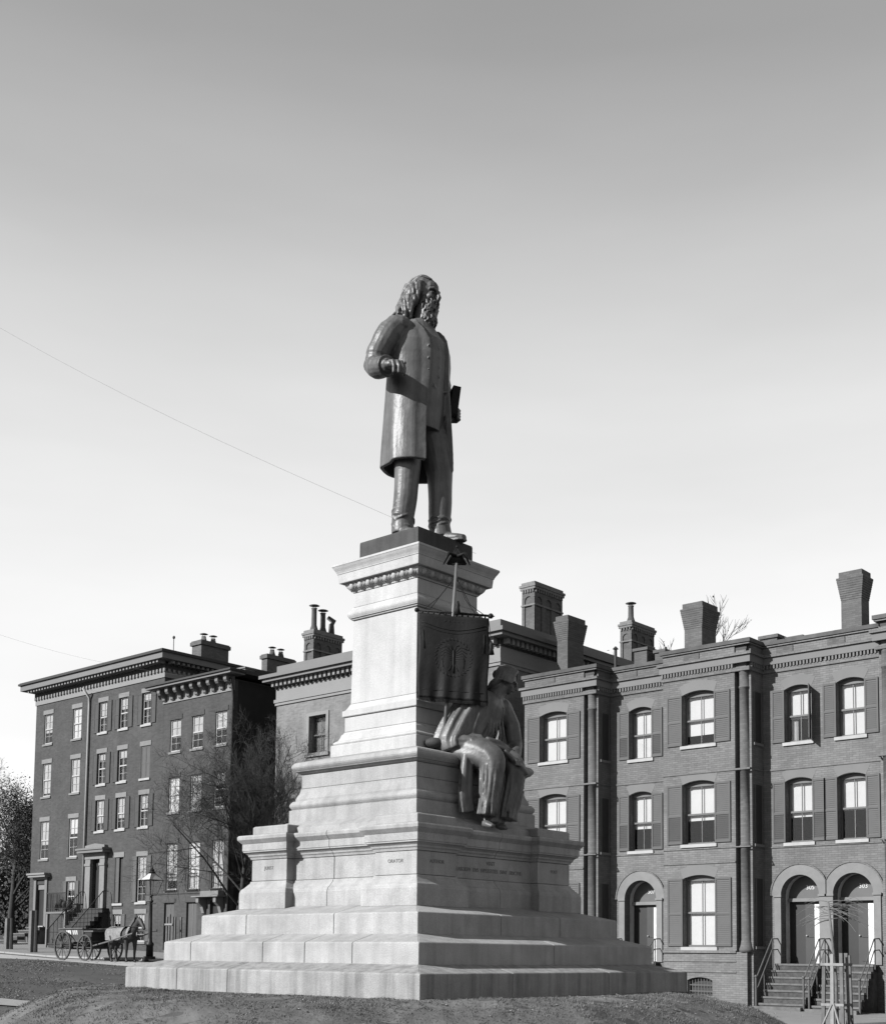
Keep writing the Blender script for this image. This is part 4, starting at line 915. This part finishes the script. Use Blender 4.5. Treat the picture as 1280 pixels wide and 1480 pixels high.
for (a,b,z0,z1) in ((-40.45,-39.65,.5,2.8),(-38.66,-37.86,.5,2.8)):
    wd=MB().box(a,b,YL+.1,YL+.14,z0,z1).build('window','shutter',hb); MB().box(a-.1,b+.1,YL-.03,YL+.05,z1+.002,z1+.2).build('lintel','brick_left',wd); MB().box(a+.36,a+.42,YL+.09,YL+.099,z0,z1).build('closing_strip','frame_grey',wd)
ent=MB().box(-37.6,-35.6,YL-.55,YL-.001,3.0,3.06).box(-37.1,-35.75,YL-.4,YL-.001,3.062,3.28).build('entrance_hood','lintel',hb)
for x in (-37.25,-35.95): MB().prism([(YL,2.2),(YL-.1,2.25),(YL-.2,2.55),(YL-.45,2.75),(YL-.45,2.99),(YL,2.99)],'x',x-.1,x+.1).build('console','lintel',ent)
MB().box(-36.85,-36.05,YL+.15,YL+.19,.35,2.85).build('door','door_dark',hb)
MB().box(-40.95,-35.47,YL-.035,YL-.001,3.22,3.32).build('string_course','brick_left',hb)
fz=MB().box(-41.0,-35.4,YL-.05,YL-.001,12.74,12.80).box(-41.0,-35.4,YL-.03,YL-.001,12.802,13.42).build('frieze','cornice_pale',hb)
for i in range(9):
    x=-40.78+i*.655
    MB().prism([(YL-.03,12.84),(YL-.1,12.82),(YL-.17,12.88),(YL-.2,13.0),(YL-.3,13.08),(YL-.42,13.1),(YL-.5,13.2),(YL-.5,13.42),(YL-.03,13.42)],'x',x-.11,x+.11).build('bracket','cornice_grey',hb)
MB().box(-41.6,-34.9,YL-.68,YL+.2,13.422,13.53).build('cornice','cornice_grey',hb); MB().box(-41.68,-34.82,YL-.76,YL+.2,13.533,13.62).build('cornice_edge','cornice_dark',hb)
MB().add([(-41.6,YL-.6,13.63),(-34.86,YL-.6,13.63),(-34.86,38,14.2),(-41.6,38,14.2),(-41.6,YL-.6,13.5),(-34.86,YL-.6,13.5),(-34.86,38,13.3),(-41.6,38,13.3)],[(0,1,2,3),(7,6,5,4),(4,5,1,0),(5,6,2,1),(6,7,3,2),(7,4,0,3)]).build('roof','roof_tin',hb)
for a in (-39.2,-37.0): MB().box(a-.6,a+.6,26.4,27.0,13.6,14.18).box(a-.65,a+.65,26.35,27.05,14.182,14.26).build('roof_hatch','cornice_grey',hb)
MB().box(-35.449,-35.435,YL+.25,37.9,-1.5,13.25).build('side_wall_shade','side_wall_shade',hb)  # thin dark sheet over the brick flank, painting in the alley shade
dp=MB(); dp.tube([(-35.38,YL-.3,13.3),(-35.4,YL-.1,12.7),(-35.42,YL-.07,12.3),(-35.42,YL-.07,.2)],.055,8); dp.build('downpipe','iron',hb,True)
for x0,x1,y0,y1,zt,ps in ((-41.5,-40.72,27,28.75,16.4,((-41.2,27.5),(-41.2,28.1))),(-40.75,-40.3,31,32.9,16.35,((-40.5,31.5),(-40.5,32.1)))):
    c=MB(); c.box(x0,x1,y0,y1,13,zt-.25).box(x0-.08,x1+.08,y0-.08,y1+.08,zt-.248,zt-.06).box(x0-.03,x1+.03,y0-.03,y1+.03,zt-.058,zt); co_=c.build('chimney','chimney_brick',hb)
    for px_,py_ in ps: pot(co_,px_,py_,zt,.32,.13)

cA1=[-51.67,-48.80]; cA2=[-46.30,-44.42,-42.4]
r1=[(11.83,13.50),(8.89,10.74),(5.42,7.52)]; r2_=[(11.9,13.54),(9.14,10.80),(6.67,8.32)]
opsA=[(c-.42,c+.42,z0,z1,0) for c in cA1 for z0,z1 in r1]+[(c-.38,c+.38,z0,z1,0) for c in cA2 for z0,z1 in r2_]
opsA+=[(-52.22,-51.34,1.76,4.04,0),(-49.22,-48.42,2.5,4.13,0),(-49.2,-48.4,.9,2.25,0),(-46.80,-45.97,2.64,5.19,0),(-44.78,-44.06,2.86,5.22,0),(-42.8,-42.0,2.88,5.2,0),(-44.78,-44.06,.9,2.30,0),(-42.8,-42.0,.9,2.30,0)]
ha=rect_house('four storey brick double house at the left with a deep modillioned cornice','double_house',-53.0,-40.955,YL,38,14.6,opsA)
for c in cA1:
    for i,(z0,z1) in enumerate(r1): window(ha,c-.42,c+.42,z0,z1,YL,0,.05,'frame_white',WR.choice((.62,.9,.4,1)),WR.choice(('curtain','curtain','blind')),2,2,'lintel',.12,'lintel')
for k,c in enumerate(cA2):
    for i,(z0,z1) in enumerate(r2_):
        closed=(k==2 and i==1)
        wd=window(ha,c-.38,c+.38,z0,z1,YL,0,.06,'frame_white',WR.uniform(.15,.75),'curtain',2,2,'sill_white',.14,'lintel',sh=None if closed else ((-1,) if (k==1 and i==1) else (-1,1)),shw=.42,slats=False,lower_blind=True,shm='shutter_left')
        if closed:
            for a,b in ((c-.375,c-.005),(c+.005,c+.375)): shutter(wd,a,b,z0+.02,z1-.01,YL+.02,0,'shutter',None,False)
window(ha,-49.22,-48.42,2.5,4.13,YL,0,.05,'frame_white',.3,'curtain',2,2,'lintel',.12,'lintel',sh=(-1,1),shw=.38,slats=False)
wd=MB().box(-49.2,-48.4,YL+.1,YL+.14,.9,2.25).build('window','shutter_dark',ha)
for a,b in ((-44.78,-44.06),(-42.8,-42.0)):
    window(ha,a,b,.9,2.30,YL,0,.05,'frame_white',.35,'curtain',2,2,'lintel',.12,'lintel',sh=(1,) ,shw=.36,slats=False)
w4=window(ha,-42.8,-42.0,2.88,5.2,YL,0,.05,'frame_white',.5,'curtain',2,3,'sill_white',.14,'lintel',sh=(-1,1),shw=.40,slats=False)
wd=MB().box(-44.78,-44.06,YL+.12,YL+.16,2.86,5.22).build('window','shutter_dark',ha); shutter(wd,-44.78,-44.45,2.9,5.2,YL+.03,0,'shutter',None,False); MB().box(-44.88,-43.96,YL-.03,YL+.05,5.222,5.48).build('lintel','lintel',wd); MB().box(-44.86,-43.98,YL-.07,YL+.1,2.74,2.857).build('sill','sill_white',wd)
# plain doorway of the left half
dr=MB().box(-52.45,-52.221,YL-.08,YL,1.7,4.3).box(-51.339,-51.1,YL-.08,YL,1.7,4.3).box(-52.5,-51.05,YL-.12,YL,4.301,4.42).build('doorway','cornice_grey',ha)
MB().box(-52.65,-50.9,YL-.35,YL-.001,4.42,4.54).box(-52.7,-50.85,YL-.42,YL-.001,4.542,4.64).build('hood','cornice_pale',dr); MB().box(-52.22,-51.34,YL+.12,YL+.16,1.76,3.75).build('door','door_dark',dr); MB().box(-52.22,-51.34,YL+.06,YL+.12,3.752,4.04).build('transom','lintel',dr); MB().box(-52.3,-51.25,YL-.15,YL+.1,1.62,1.757).build('threshold','sill_white',dr)
stairs(ha,-52.6,-51.15,YL,22.9,zground(-52,24)+.02,1.7,5)
MB().box(-53.02,-40.96,YL-.04,YL-.001,1.42,1.5).build('water_table','brick_left',ha)
# panelled portal of the right half
pt=MB()
for a,b in ((-47.3,-46.82),(-45.95,-45.5)): pt.box(a,b,YL-.16,YL-.001,2.62,5.2).box(a-.04,b+.04,YL-.2,YL-.001,4.85,4.98)
pt.box(-47.32,-45.48,YL-.18,YL-.001,5.202,5.52)
po=pt.build('portal','lintel',ha); MB().box(-47.6,-45.2,YL-.5,YL-.001,5.522,5.66).box(-47.66,-45.14,YL-.56,YL-.001,5.662,5.76).build('portal_cornice','cornice_grey',po); MB().prism([(-47.3,5.762),(-45.5,5.762),(-45.5,5.92),(-46.4,6.02),(-47.3,5.92)],'y',YL-.2,YL-.001).build('pediment','lintel',po)
MB().box(-46.80,-45.97,YL+.15,YL+.19,2.64,5.19).build('door','door_dark',po)
stairs(ha,-47.2,-45.2,YL,22.8,zground(-46,24)+.02,2.62,9,'steps_dark')
for x in (-47.25,-45.15):
    rl=MB(); rl.tube([(x,YL-.1,3.5),(x,24.6,3.5),(x,22.75,1.45)],.025,6); rl.tube([(x,22.75,zground(-46,23)),(x,22.75,1.5)],.04,6)
    for i in range(9): y=lerp(24.6,22.9,i/8); z=lerp(2.6,.7,i/8); rl.tube([(x,y,z),(x,y,z+.9)],.014,4)
    rl.build('railing','iron',ha)
# iron balcony on posts beside the portal
bl_=MB().box(-49.6,-47.65,YL-1.0,YL-.001,2.36,2.46).build('balcony','cornice_grey',ha)
r_=MB()
for i in range(17): x=-49.55+.117*i; r_.tube([(x,YL-.97,2.46),(x,YL-.97,3.42)],.014,4)
for i in range(8): y=YL-.95+.12*i; r_.tube([(-49.57,y,2.46),(-49.57,y,3.42)],.014,4).tube([(-47.68,y,2.46),(-47.68,y,3.42)],.014,4)
r_.box(-49.6,-47.65,YL-.99,YL-.95,3.42,3.47).box(-49.6,-47.65,YL-.99,YL-.95,2.62,2.65); r_.build('balustrade','iron',bl_)
for i in range(7): MB().ell((-49.2+.2*i,YL-.6+.15*(i%2),2.75+.1*(i%3)),(.16,.16,.2),seg=8,rn=6).build('flower_pot','cornice_dark',bl_,True)
for x in (-49.5,-47.75): MB().box(x-.07,x+.07,YL-.97,YL-.83,.4,2.358).build('post','lintel',bl_)
dp=MB(); dp.tube([(-47.56,YL-.5,14.35),(-47.56,YL-.1,13.9),(-47.56,YL-.08,13.5),(-47.56,YL-.08,3.3)],.065,8); dp.build('downpipe','sill_white',ha,True)
# cornice
xa,xb=-53.0,-40.955
def aroundA(name,m,pr,z0,z1): return MB().box(xa-pr,xb+pr,YL-pr,YL-.001,z0,z1).box(xb+.001,xb+pr,YL,37.9,z0,z1).box(xa-pr,xa-.001,YL,37.9,z0,z1).build(name,m,ha)
aroundA('frieze','cornice_pale',.05,14.12,14.47); aroundA('bed','cornice_dark',.09,14.47,14.82)
m=MB(); m2=MB()
for i in range(43): x=xa-.05+.288*i; m.box(x,x+.13,YL-.55,YL-.09,14.78,14.92); m2.box(x,x+.14,YL-.14,YL-.051,14.40,14.56)
for i in range(40): y=YL+.1+.3*i; m.box(xb+.09,xb+.5,y,y+.13,14.78,14.92); m2.box(xb+.05,xb+.13,y,y+.14,14.40,14.56)
tag(m.build('modillion_band','cornice_pale',ha),kind='stuff'); tag(m2.build('dentil_band','cornice_pale',ha),kind='stuff')
aroundA('cornice','cornice_grey',.66,14.922,15.22); aroundA('cornice_edge','cornice_dark',.76,15.223,15.33)
MB().box(xa-.7,xb+.7,YL-.7,37.8,15.332,15.38).box(xa,xb,YL,37.9,14.55,15.2).build('roof','roof_tin',ha)
MB().box(-50.2,-48.9,25.5,26.3,15.38,15.75).tube([(-50.2,25.9,15.75),(-48.8,25.9,15.8)],.22,8).build('roof_ventilator','chimney_brick',ha)
MB().tube([(-41.0,25.5,15.3),(-41.0,25.5,16.2)],.02,5).ell((-41.0,25.5,16.25),(.07,.07,.09),seg=8,rn=6).build('lightning_rod','iron',ha)

# ------------------------------------------------------------------ trees
def grow(base,h,seed,spread=.5,levels=4,r0=.16,lean=(0,0),first=.3,nb=6,droop=0,seg0=7,wob=.12,top=1.0,reach=1.0,rmin=.006):
    rg=random.Random(seed); tr_=MB(); tw=MB(); tips=[]
    def branch(p,d,L,r,lev):
        n=5 if lev<2 else 3; pts=[p]; rad=[r]; q=Vector(p); dd=Vector(d)
        for i in range(n):
            dd=(dd+Vector((rg.uniform(-wob,wob),rg.uniform(-wob,wob),rg.uniform(-wob*.5,wob*.6)-droop*lev*.06))).normalized(); q=q+dd*(L/n); pts.append(q.copy()); rad.append(r*lerp(1,.35,(i+1)/n))
        (tr_ if lev<2 else tw).tube(pts,rad,seg0 if lev==0 else 5 if lev==1 else 3,cap=False)
        if lev>=levels: tips.append(pts[-1]); return
        k=nb if lev==0 else max(3,nb-1)
        for i in range(k):
            t=lerp(first if lev==0 else .25,1,(i+rg.random()*.7)/k); f=t*n; a=min(int(f),n-1); bp=pts[a].lerp(pts[a+1],f-a)
            az=rg.uniform(0,2*PI)+i*2.4; tilt=rg.uniform(.55,1.0)*spread*1.6
            dn=(dd if lev else Vector((lean[0],lean[1],1)).normalized()); s1=dn.cross(Vector((cos(az),sin(az),.2))).normalized()
            nd=(dn*cos(tilt)+s1*sin(tilt)); nd.z+=.12*top; nd.normalize()
            branch(bp,nd,L*rg.uniform(.42,.62)*(1.15-.4*t)*(reach if lev==0 else 1),max(rmin,r*lerp(1,.4,t)*rg.uniform(.45,.6)),lev+1)
    branch(Vector(base),Vector((lean[0],lean[1],1)).normalized(),h,r0,0)
    return tr_,tw,tips
def leaves(tips,n,sz,spr,seed):
    rg=random.Random(seed); m=MB()
    for _ in range(n):
        p=rg.choice(tips)+Vector((rg.gauss(0,spr),rg.gauss(0,spr),rg.gauss(0,spr))); a=Vector((rg.uniform(-1,1),rg.uniform(-1,1),rg.uniform(-1,1))).normalized(); b=a.cross(Vector((rg.uniform(-1,1),rg.uniform(-1,1),1))).normalized(); s=sz*rg.uniform(.5,1.3)
        m.add([p-a*s,p+b*s*.6,p+a*s,p-b*s*.6],[(0,1,2,3)])
    return m
def tree(name,label,base,h,seed,group=None,leaf=None,bark='bark',twig='twig',**kw):
    o=tag(empty(name,base),label,'tree',group); a,b,tips=grow(base,h,seed,**kw); a.build('trunk',bark,o,True)
    cr=b.build('crown',twig,o)
    if leaf: tag(leaves(tips,*leaf,seed).build('foliage','leaf',o),kind='stuff')
    return o
tree('bare_tree','bare winter tree in front of the dark alley left of the pedestal',(-33.3,23.6,zground(-33.3,23.6)-.1),7.2,5,bark='twig',spread=.72,levels=4,r0=.14,first=.2,nb=10,wob=.12,top=.75,reach=1.25)
tree('bare_tree','bare twiggy tree against the pale brick wall between alley and pedestal',(-31.4,23.9,zground(-31,24)-.1),6.6,19,spread=.42,levels=4,r0=.08,first=.2,nb=9,wob=.08,top=1.4)
tg='trees beyond the left house'
tree('bare_tree','tall bare tree at the left edge of the picture',(-71.5,30.5,1.2),8.5,8,tg,spread=.5,levels=4,r0=.3,first=.22,nb=8,top=1.0)
tree('leafy_tree','dark leafy tree touching the left edge of the double house',(-76.5,40,1.2),8.3,31,tg,(14000,.075,.5),spread=.5,levels=4,r0=.3,first=.25,nb=9)
tree('leafy_tree','dark leafy tree furthest left behind the bare tree',(-85,42,1.5),8.6,37,tg,(9000,.075,.5),spread=.55,levels=4,r0=.32,first=.2,nb=9)
tree('leafy_tree','low dark tree far behind the bare tree at the left edge',(-90,50,1.8),9.0,41,tg,(14000,.085,.6),spread=.6,levels=4,r0=.3,first=.12,nb=9)
rg=random.Random(4); hm=MB()
for i in range(45000):
    x=rg.uniform(-112,-66); y=rg.uniform(50,56); z=1.2+min(abs(rg.gauss(0,5.0)),rg.uniform(6.5,9)); a=rg.uniform(0,6.3); s=rg.uniform(.1,.22)
    hm.add([(x-s*cos(a),y-s*sin(a),z),(x+s*.3,y,z+s*.8),(x+s*cos(a),y+s*sin(a),z+.1),(x,y,z-s*.8)],[(0,1,2,3)])
tag(hm.build('far_shrubbery','leaf'),'dark far-off shrubbery behind the trees at the left edge','shrubbery',kind='stuff')
tg='treetops above the roofs'
for x,y,h,sd,lb in ((-25.4,48,13.9,51,'thin treetop with few leaves left of the ornate chimney pot'),(-18.9,46,10.6,52,'sparse treetop showing left of the flared middle chimney'),(-14.2,42,10.2,53,'sparse treetop showing right of the flared middle chimney')):
    tree('thin_tree',lb,(x,y,-.5),h,sd,tg,(230,.085,.14),spread=.34,levels=4,rmin=.018,r0=.2,first=.45,nb=7,top=1.6)
# young street tree in its wooden guard
SX,SY=-3.35,20.1; sz=zground(SX,SY)
sp=tag(empty('street_sapling',(SX,SY,sz)),'slender bare young tree rising from a wooden guard before the stoops','tree')
MB().tube([(SX,SY,sz-.1),(SX-.02,SY,sz+1.2),(SX-.12,SY,sz+2.4),(SX-.22,SY,sz+3.35)],[.05,.045,.035,.028],7).build('trunk','bark_pale',sp,True)
c_=MB(); rg=random.Random(9)
for i in range(26):
    t=rg.uniform(.55,1); p=Vector((SX-.12-.1*t,SY,sz+lerp(2.2,3.35,t))); d=Vector((rg.choice((-1,1,1))*rg.uniform(.5,1.2),rg.uniform(-.4,.4),rg.uniform(.0,.5))); L=rg.uniform(.5,1.25); pts=[p.copy()]
    for k in range(5): d.z-=.16; p=p+d.normalized()*L/5; pts.append(p.copy())
    c_.tube(pts,[.012,.010,.009,.007,.005,.004],4,cap=False)
    if rg.random()<.6: q=pts[2]; c_.tube([q,q+Vector((d.x*.25,.1,.1)),q+Vector((d.x*.5,.15,-.05))],[.007,.005,.003],3,cap=False)
c_.build('crown','bark_pale',sp)
gd=tag(empty('tree_guard',(SX,SY,sz)),'pale wooden post guard round the young street tree at the lower right','tree guard')
for i,(dx,dy,m) in enumerate(((-.24,-.24,'wood'),(.0,-.27,'wood_pale'),(.24,-.24,'wood'),(.24,.24,'wood'),(-.24,.24,'wood'),(.27,0,'wood'))):
    MB().add([(SX+dx*1.15-.05,SY+dy*1.15-.03,sz-.15),(SX+dx*1.15+.05,SY+dy*1.15-.03,sz-.15),(SX+dx*1.15+.05,SY+dy*1.15+.03,sz-.15),(SX+dx*1.15-.05,SY+dy*1.15+.03,sz-.15),(SX+dx-.045,SY+dy-.03,sz+1.9+.03*(i%3)),(SX+dx+.045,SY+dy-.03,sz+1.9+.03*(i%3)),(SX+dx+.045,SY+dy+.03,sz+1.9+.03*(i%3)),(SX+dx-.045,SY+dy+.03,sz+1.9+.03*(i%3))],[(3,2,1,0),(4,5,6,7),(0,1,5,4),(1,2,6,5),(2,3,7,6),(3,0,4,7)]).build('post',m,gd)
for z in (.55,1.62): MB().box(SX-.32,SX+.32,SY-.31,SY-.272,sz+z,sz+z+.07).build('rail','wood_pale',gd); MB().box(SX+.275,SX+.31,SY-.26,SY+.3,sz+z,sz+z+.07).build('rail','wood',gd)
for a,b in ((-.3,.0),(.25,.05)): MB().tube([(SX+a,SY-.36,sz-.05),(SX+b,SY-.33,sz+.6)],.03,5).build('brace','wood_pale',gd)
# second guard near the lamp
QX,QY=-31.9,19.4; qz=zground(QX,QY)
g2=tag(empty('tree_guard',(QX,QY,qz)),'weathered wooden post guard standing right of the street lamp','tree guard')
for dx,dy in ((-.2,-.2),(0,-.22),(.2,-.2),(.2,.2),(-.2,.2)): MB().box(QX+dx-.045,QX+dx+.045,QY+dy-.03,QY+dy+.03,qz-.1,qz+1.75+.1*(dx==0)).build('post','wood',g2)
MB().box(QX-.26,QX+.26,QY-.28,QY-.231,qz+1.4,qz+1.47).build('rail','wood_pale',g2)
# ------------------------------------------------------------------ street lamp
LX,LY=-32.9,18.95; lz=zground(LX,LY)
lp=tag(empty('street_lamp',(LX,LY,lz)),'cast iron gas street lamp with glazed lantern beside the horse','street lamp')
MB().box(LX-.17,LX+.17,LY-.17,LY+.17,lz-.1,lz+.12).lathe([(.15,.12),(.14,.55),(.17,.58),(.16,.66),(.10,.72),(.085,.9),(.07,1.6),(.06,2.35),(.09,2.37),(.09,2.43),(.05,2.46),(.045,2.6),(.1,2.66)],(LX,LY,lz),12).build('post','iron',lp,True)
MB().tube([(LX-.3,LY,lz+2.3),(LX+.3,LY,lz+2.3)],.018,6).build('ladder_bar','iron',lp)
z0=lz+2.66
fr_=MB(); lo,hi=.16,.33
for sx in(-1,1):
    for sy in(-1,1): fr_.tube([(LX+sx*lo,LY+sy*lo,z0),(LX+sx*hi,LY+sy*hi,z0+.62)],.014,5).tube([(LX+sx*hi,LY+sy*hi,z0+.62),(LX+sx*.08,LY+sy*.08,z0+.92)],.014,5)
for r_,zz in ((lo,z0),(hi,z0+.62),(.08,z0+.92)):
    for a,b in (((-1,-1),(1,-1)),((1,-1),(1,1)),((1,1),(-1,1)),((-1,1),(-1,-1))): fr_.tube([(LX+a[0]*r_,LY+a[1]*r_,zz),(LX+b[0]*r_,LY+b[1]*r_,zz)],.014,5)
fr_.lathe([(.13,.9),(.15,.94),(.09,1.0),(.11,1.05),(.05,1.10),(.025,1.2)],(LX,LY,z0),10); fo=fr_.build('lantern','iron',lp)
for a,b in (((-1,-1),(1,-1)),((1,-1),(1,1)),((1,1),(-1,1)),((-1,1),(-1,-1))):
    MB().add([(LX+a[0]*lo,LY+a[1]*lo,z0+.01),(LX+b[0]*lo,LY+b[1]*lo,z0+.01),(LX+b[0]*hi,LY+b[1]*hi,z0+.61),(LX+a[0]*hi,LY+a[1]*hi,z0+.61)],[(0,1,2,3)]).build('pane','glass',fo)
    MB().add([(LX+a[0]*hi,LY+a[1]*hi,z0+.625),(LX+b[0]*hi,LY+b[1]*hi,z0+.625),(LX+b[0]*.08,LY+b[1]*.08,z0+.915),(LX+a[0]*.08,LY+a[1]*.08,z0+.915)],[(0,1,2,3)]).build('pane','lantern_roof',fo)
# ------------------------------------------------------------------ posts by the kerb at the left
for x,y,hh,lb in ((-43.45,19.7,1.95,'stout dark wooden gate post at the kerb before the left doorway'),(-46.75,20.3,1.5,'shorter dark wooden post cut by the left edge of the picture')):
    z=zground(x,y); p=tag(empty('gate_post',(x,y,z)),lb,'post'); MB().add([(x-.13,y-.12,z-.2),(x+.13,y-.12,z-.2),(x+.13,y+.12,z-.2),(x-.13,y+.12,z-.2),(x-.1,y-.1,z+hh),(x+.09,y-.1,z+hh+.03),(x+.09,y+.1,z+hh+.03),(x-.1,y+.1,z+hh)],[(3,2,1,0),(4,5,6,7),(0,1,5,4),(1,2,6,5),(2,3,7,6),(3,0,4,7)]).build('shaft','wood',p); MB().tube([(x+.22,y+.1,z-.2),(x+.2,y+.1,z+hh*.5),(x+.17,y+.1,z+hh*1.02)],[.1,.085,.07],7).build('rear_post','steps_dark',p)
# ------------------------------------------------------------------ wagon and horse
WY=17.5
def wheel(par,x,y,zc,r):
    w=MB(); n=24
    w.rings([[(x+rr*cos(2*PI*k/n),y+yy,zc+rr*sin(2*PI*k/n)) for rr,yy in ((r,-.03),(r,.03),(r-.06,.03),(r-.06,-.03))] for k in range(n+1)],cap=False)
    o=w.build('wheel','wheel',par)
    for k in range(12): a=2*PI*k/12; MB().tube([(x+.06*cos(a),y,zc+.06*sin(a)),(x+(r-.05)*cos(a),y,zc+(r-.05)*sin(a))],.016,4).build('spoke','wheel',o)
    MB().tube([(x,y-.09,zc),(x,y+.09,zc)],.075,8).build('hub','wheel',o)
WX=1.25; wz=zground(-35,WY)+.015
wg=tag(empty('delivery_wagon',(-36.2,WY,wz)),'light open delivery wagon with spoked wheels standing behind the horse','wagon')
MB().box(-37.6,-35.45,WY-.5,WY+.5,wz+.78,wz+.84).add([(-37.65,WY-.62,wz+1.30),(-35.9,WY-.62,wz+1.30),(-35.9,WY-.5,wz+.84),(-37.6,WY-.5,wz+.84)],[(3,2,1,0)]).add([(-37.65,WY+.62,wz+1.30),(-35.9,WY+.62,wz+1.30),(-35.9,WY+.5,wz+.84),(-37.6,WY+.5,wz+.84)],[(0,1,2,3)]).box(-37.66,-37.6,WY-.6,WY+.6,wz+.8,wz+1.3).box(-35.93,-35.88,WY-.6,WY+.6,wz+.8,wz+1.32).box(-37.68,-35.86,WY-.66,WY-.60,wz+1.30,wz+1.35).box(-37.68,-35.86,WY+.60,WY+.66,wz+1.30,wz+1.35).build('body','wagon_body',wg)
MB().box(-35.87,-35.35,WY-.55,WY+.55,wz+.84,wz+1.18).build('seat_box','wagon_dark',wg); MB().box(-35.9,-35.2,WY-.58,WY+.58,wz+1.181,wz+1.24).build('seat','wagon_body',wg)
for x,r_ in ((-37.2,.62),(-35.55,.54)):
    for sy in (-1,1): wheel(wg,x,WY+sy*.72,wz+r_,r_)
    MB().tube([(x,WY-.72,wz+r_),(x,WY+.72,wz+r_)],.04,6).build('axle','wheel',wg); MB().box(x-.3,x+.3,WY-.04,WY+.04,wz+r_+.05,wz+.78).build('spring','wagon_dark',wg)
for sy in (-1,1): MB().tube([(-35.4,WY+sy*.42,wz+.62),(-34.3,WY+sy*.42,wz+.8),(-32.75,WY+sy*.36,wz+1.12)],.03,6).build('shaft','wood',wg)
lt=MB()
for k,(a,b) in enumerate(((-37.15,-36.78),(-36.68,-36.28))):   # worn white lettering, no longer legible
    n=3
    for i in range(n):
        x=lerp(a,b,i/n); lt.add([(x,WY-.615-.004,wz+1.255),(x+.10,WY-.615-.004,wz+1.255),(x+.09,WY-.567-.008,wz+1.08),(x+.01,WY-.567-.008,wz+1.08)],[(3,2,1,0)])
tag(lt.build('lettering','white_paint',wg),kind='stuff')
wg.location.x+=WX
hz=zground(-33.4,WY)+.015; hx=-32.62
hr=tag(empty('horse',(hx,WY,hz)),'dark harnessed horse standing by the kerb under a pale blanket','horse')
def horse():
    s=MB(); P=lambda x,y,z:(hx+x,WY+y,hz+z)
    s.tube([P(-.82,0,1.08),P(-.72,0,1.1),P(-.45,0,1.10),P(-.1,0,1.04),P(.25,0,1.05),P(.52,0,1.12),P(.68,0,1.12)],[(.12,.14),(.23,.27),(.27,.30),(.28,.30),(.27,.32),(.22,.30),(.12,.18)],14,upv=(0,0,1))
    s.tube([P(.5,0,1.2),P(.72,0,1.4),P(.92,0,1.6),P(1.0,0,1.68)],[(.15,.24),(.12,.20),(.10,.15),(.09,.11)],12,upv=(-1,0,1))
    s.tube([P(.96,0,1.70),P(1.1,0,1.62),P(1.28,0,1.44),P(1.40,0,1.30)],[(.08,.11),(.095,.13),(.07,.085),(.06,.06)],10,upv=(1,0,1))
    for sg in(-1,1): s.tube([P(.96,sg*.05,1.76),P(.97,sg*.07,1.88)],[.035,.01],6)
    for sg in (-1,1):
        fx=.48+.05*sg; s.tube([P(fx-.02,sg*.15,1.0),P(fx,sg*.16,.78),P(fx+.02,sg*.16,.5),P(fx+.01,sg*.16,.45),P(fx,sg*.16,.14),P(fx+.04,sg*.16,.06),P(fx+.06,sg*.16,.0)],[.14,.10,.065,.06,.042,.05,.065],8)
        bx=-.62-.08*sg; s.tube([P(bx+.05,sg*.15,1.05),P(bx+.08,sg*.17,.82),P(bx-.04,sg*.17,.58),P(bx-.12,sg*.17,.52),P(bx-.08,sg*.17,.3),P(bx-.06,sg*.17,.12),P(bx-.02,sg*.17,.05),P(bx,sg*.17,0)],[.2,.15,.085,.065,.05,.045,.052,.065],8)
    s.tube([P(-.86,0,1.2),P(-.97,0,1.05),P(-1.0,0,.75),P(-.98,0,.5)],[.05,.06,.07,.02],8)
    me=remesh(s,'body',.022,2); return me
link('body',horse(),'horse',hr,True)
mn=MB()
for i in range(16): t=i/15; p=Vector((hx+lerp(.55,.97,t)-.07,WY-.02,hz+lerp(1.42,1.80,t))); mn.tube([p,p+Vector((-.05,-.09,-.04)),p+Vector((-.03,-.13,-.18))],[.025,.025,.008],4)
mn.build('mane','horse',hr)
bk=MB(); rs=[]
for i in range(13):
    x=lerp(-.88,.22,i/12); row=[]
    for k in range(15):
        a=lerp(-.62*PI,.62*PI,k/14)+PI/2; r=.315+.012*sin(i*1.9+k*1.3); row.append((hx+x,WY+r*1.02*cos(a),hz+1.09+(.035 if i>9 else 0)*0+(r+.02)*sin(a)-(.10 if abs(k-7)>6 else 0)))
    rs.append(row)
bk.rings(rs,cap=False,closed=False); b_o=tag(bk.build('horse_blanket','blanket',smooth=True),'pale folded blanket thrown over the back of the horse','blanket')
ha_=MB(); ha_.rings([[(hx+.50+.02*cos(2*PI*k/14)+.10*sin(2*PI*k/14),WY+.27*cos(2*PI*k/14),hz+1.15+.36*sin(2*PI*k/14)) for k in range(14)],[(hx+.60+.10*sin(2*PI*k/14),WY+.25*cos(2*PI*k/14),hz+1.17+.34*sin(2*PI*k/14)) for k in range(14)]],cap=False)
ha_.build('collar','wood_pale',hr)
MB().tube([(hx+1.32,WY-.06,hz+1.4),(hx+.7,WY-.2,hz+1.42),(hx+.1,WY-.2,hz+1.42),(hx-1.6,WY-.2,hz+1.3)],.012,4).build('rein','wagon_dark',hr)
# ------------------------------------------------------------------ overhead wires
for a,b,lb in (((-38.5,14,27.6),(-11.0,14,11.6),'upper faint overhead wire sloping down to the pedestal'),((-49.6,21,17.1),(-35,24.5,13.0),'lower faint overhead wire running to the left houses')):
    a,b=Vector(a),Vector(b); d=b-a; a2=a-d*.25
    pts=[a2.lerp(b,i/12)-Vector((0,0,.5*sin(PI*i/12))) for i in range(13)]; tag(MB().tube(pts,.0035,4).build('overhead_wire','wire'),lb,'wire')
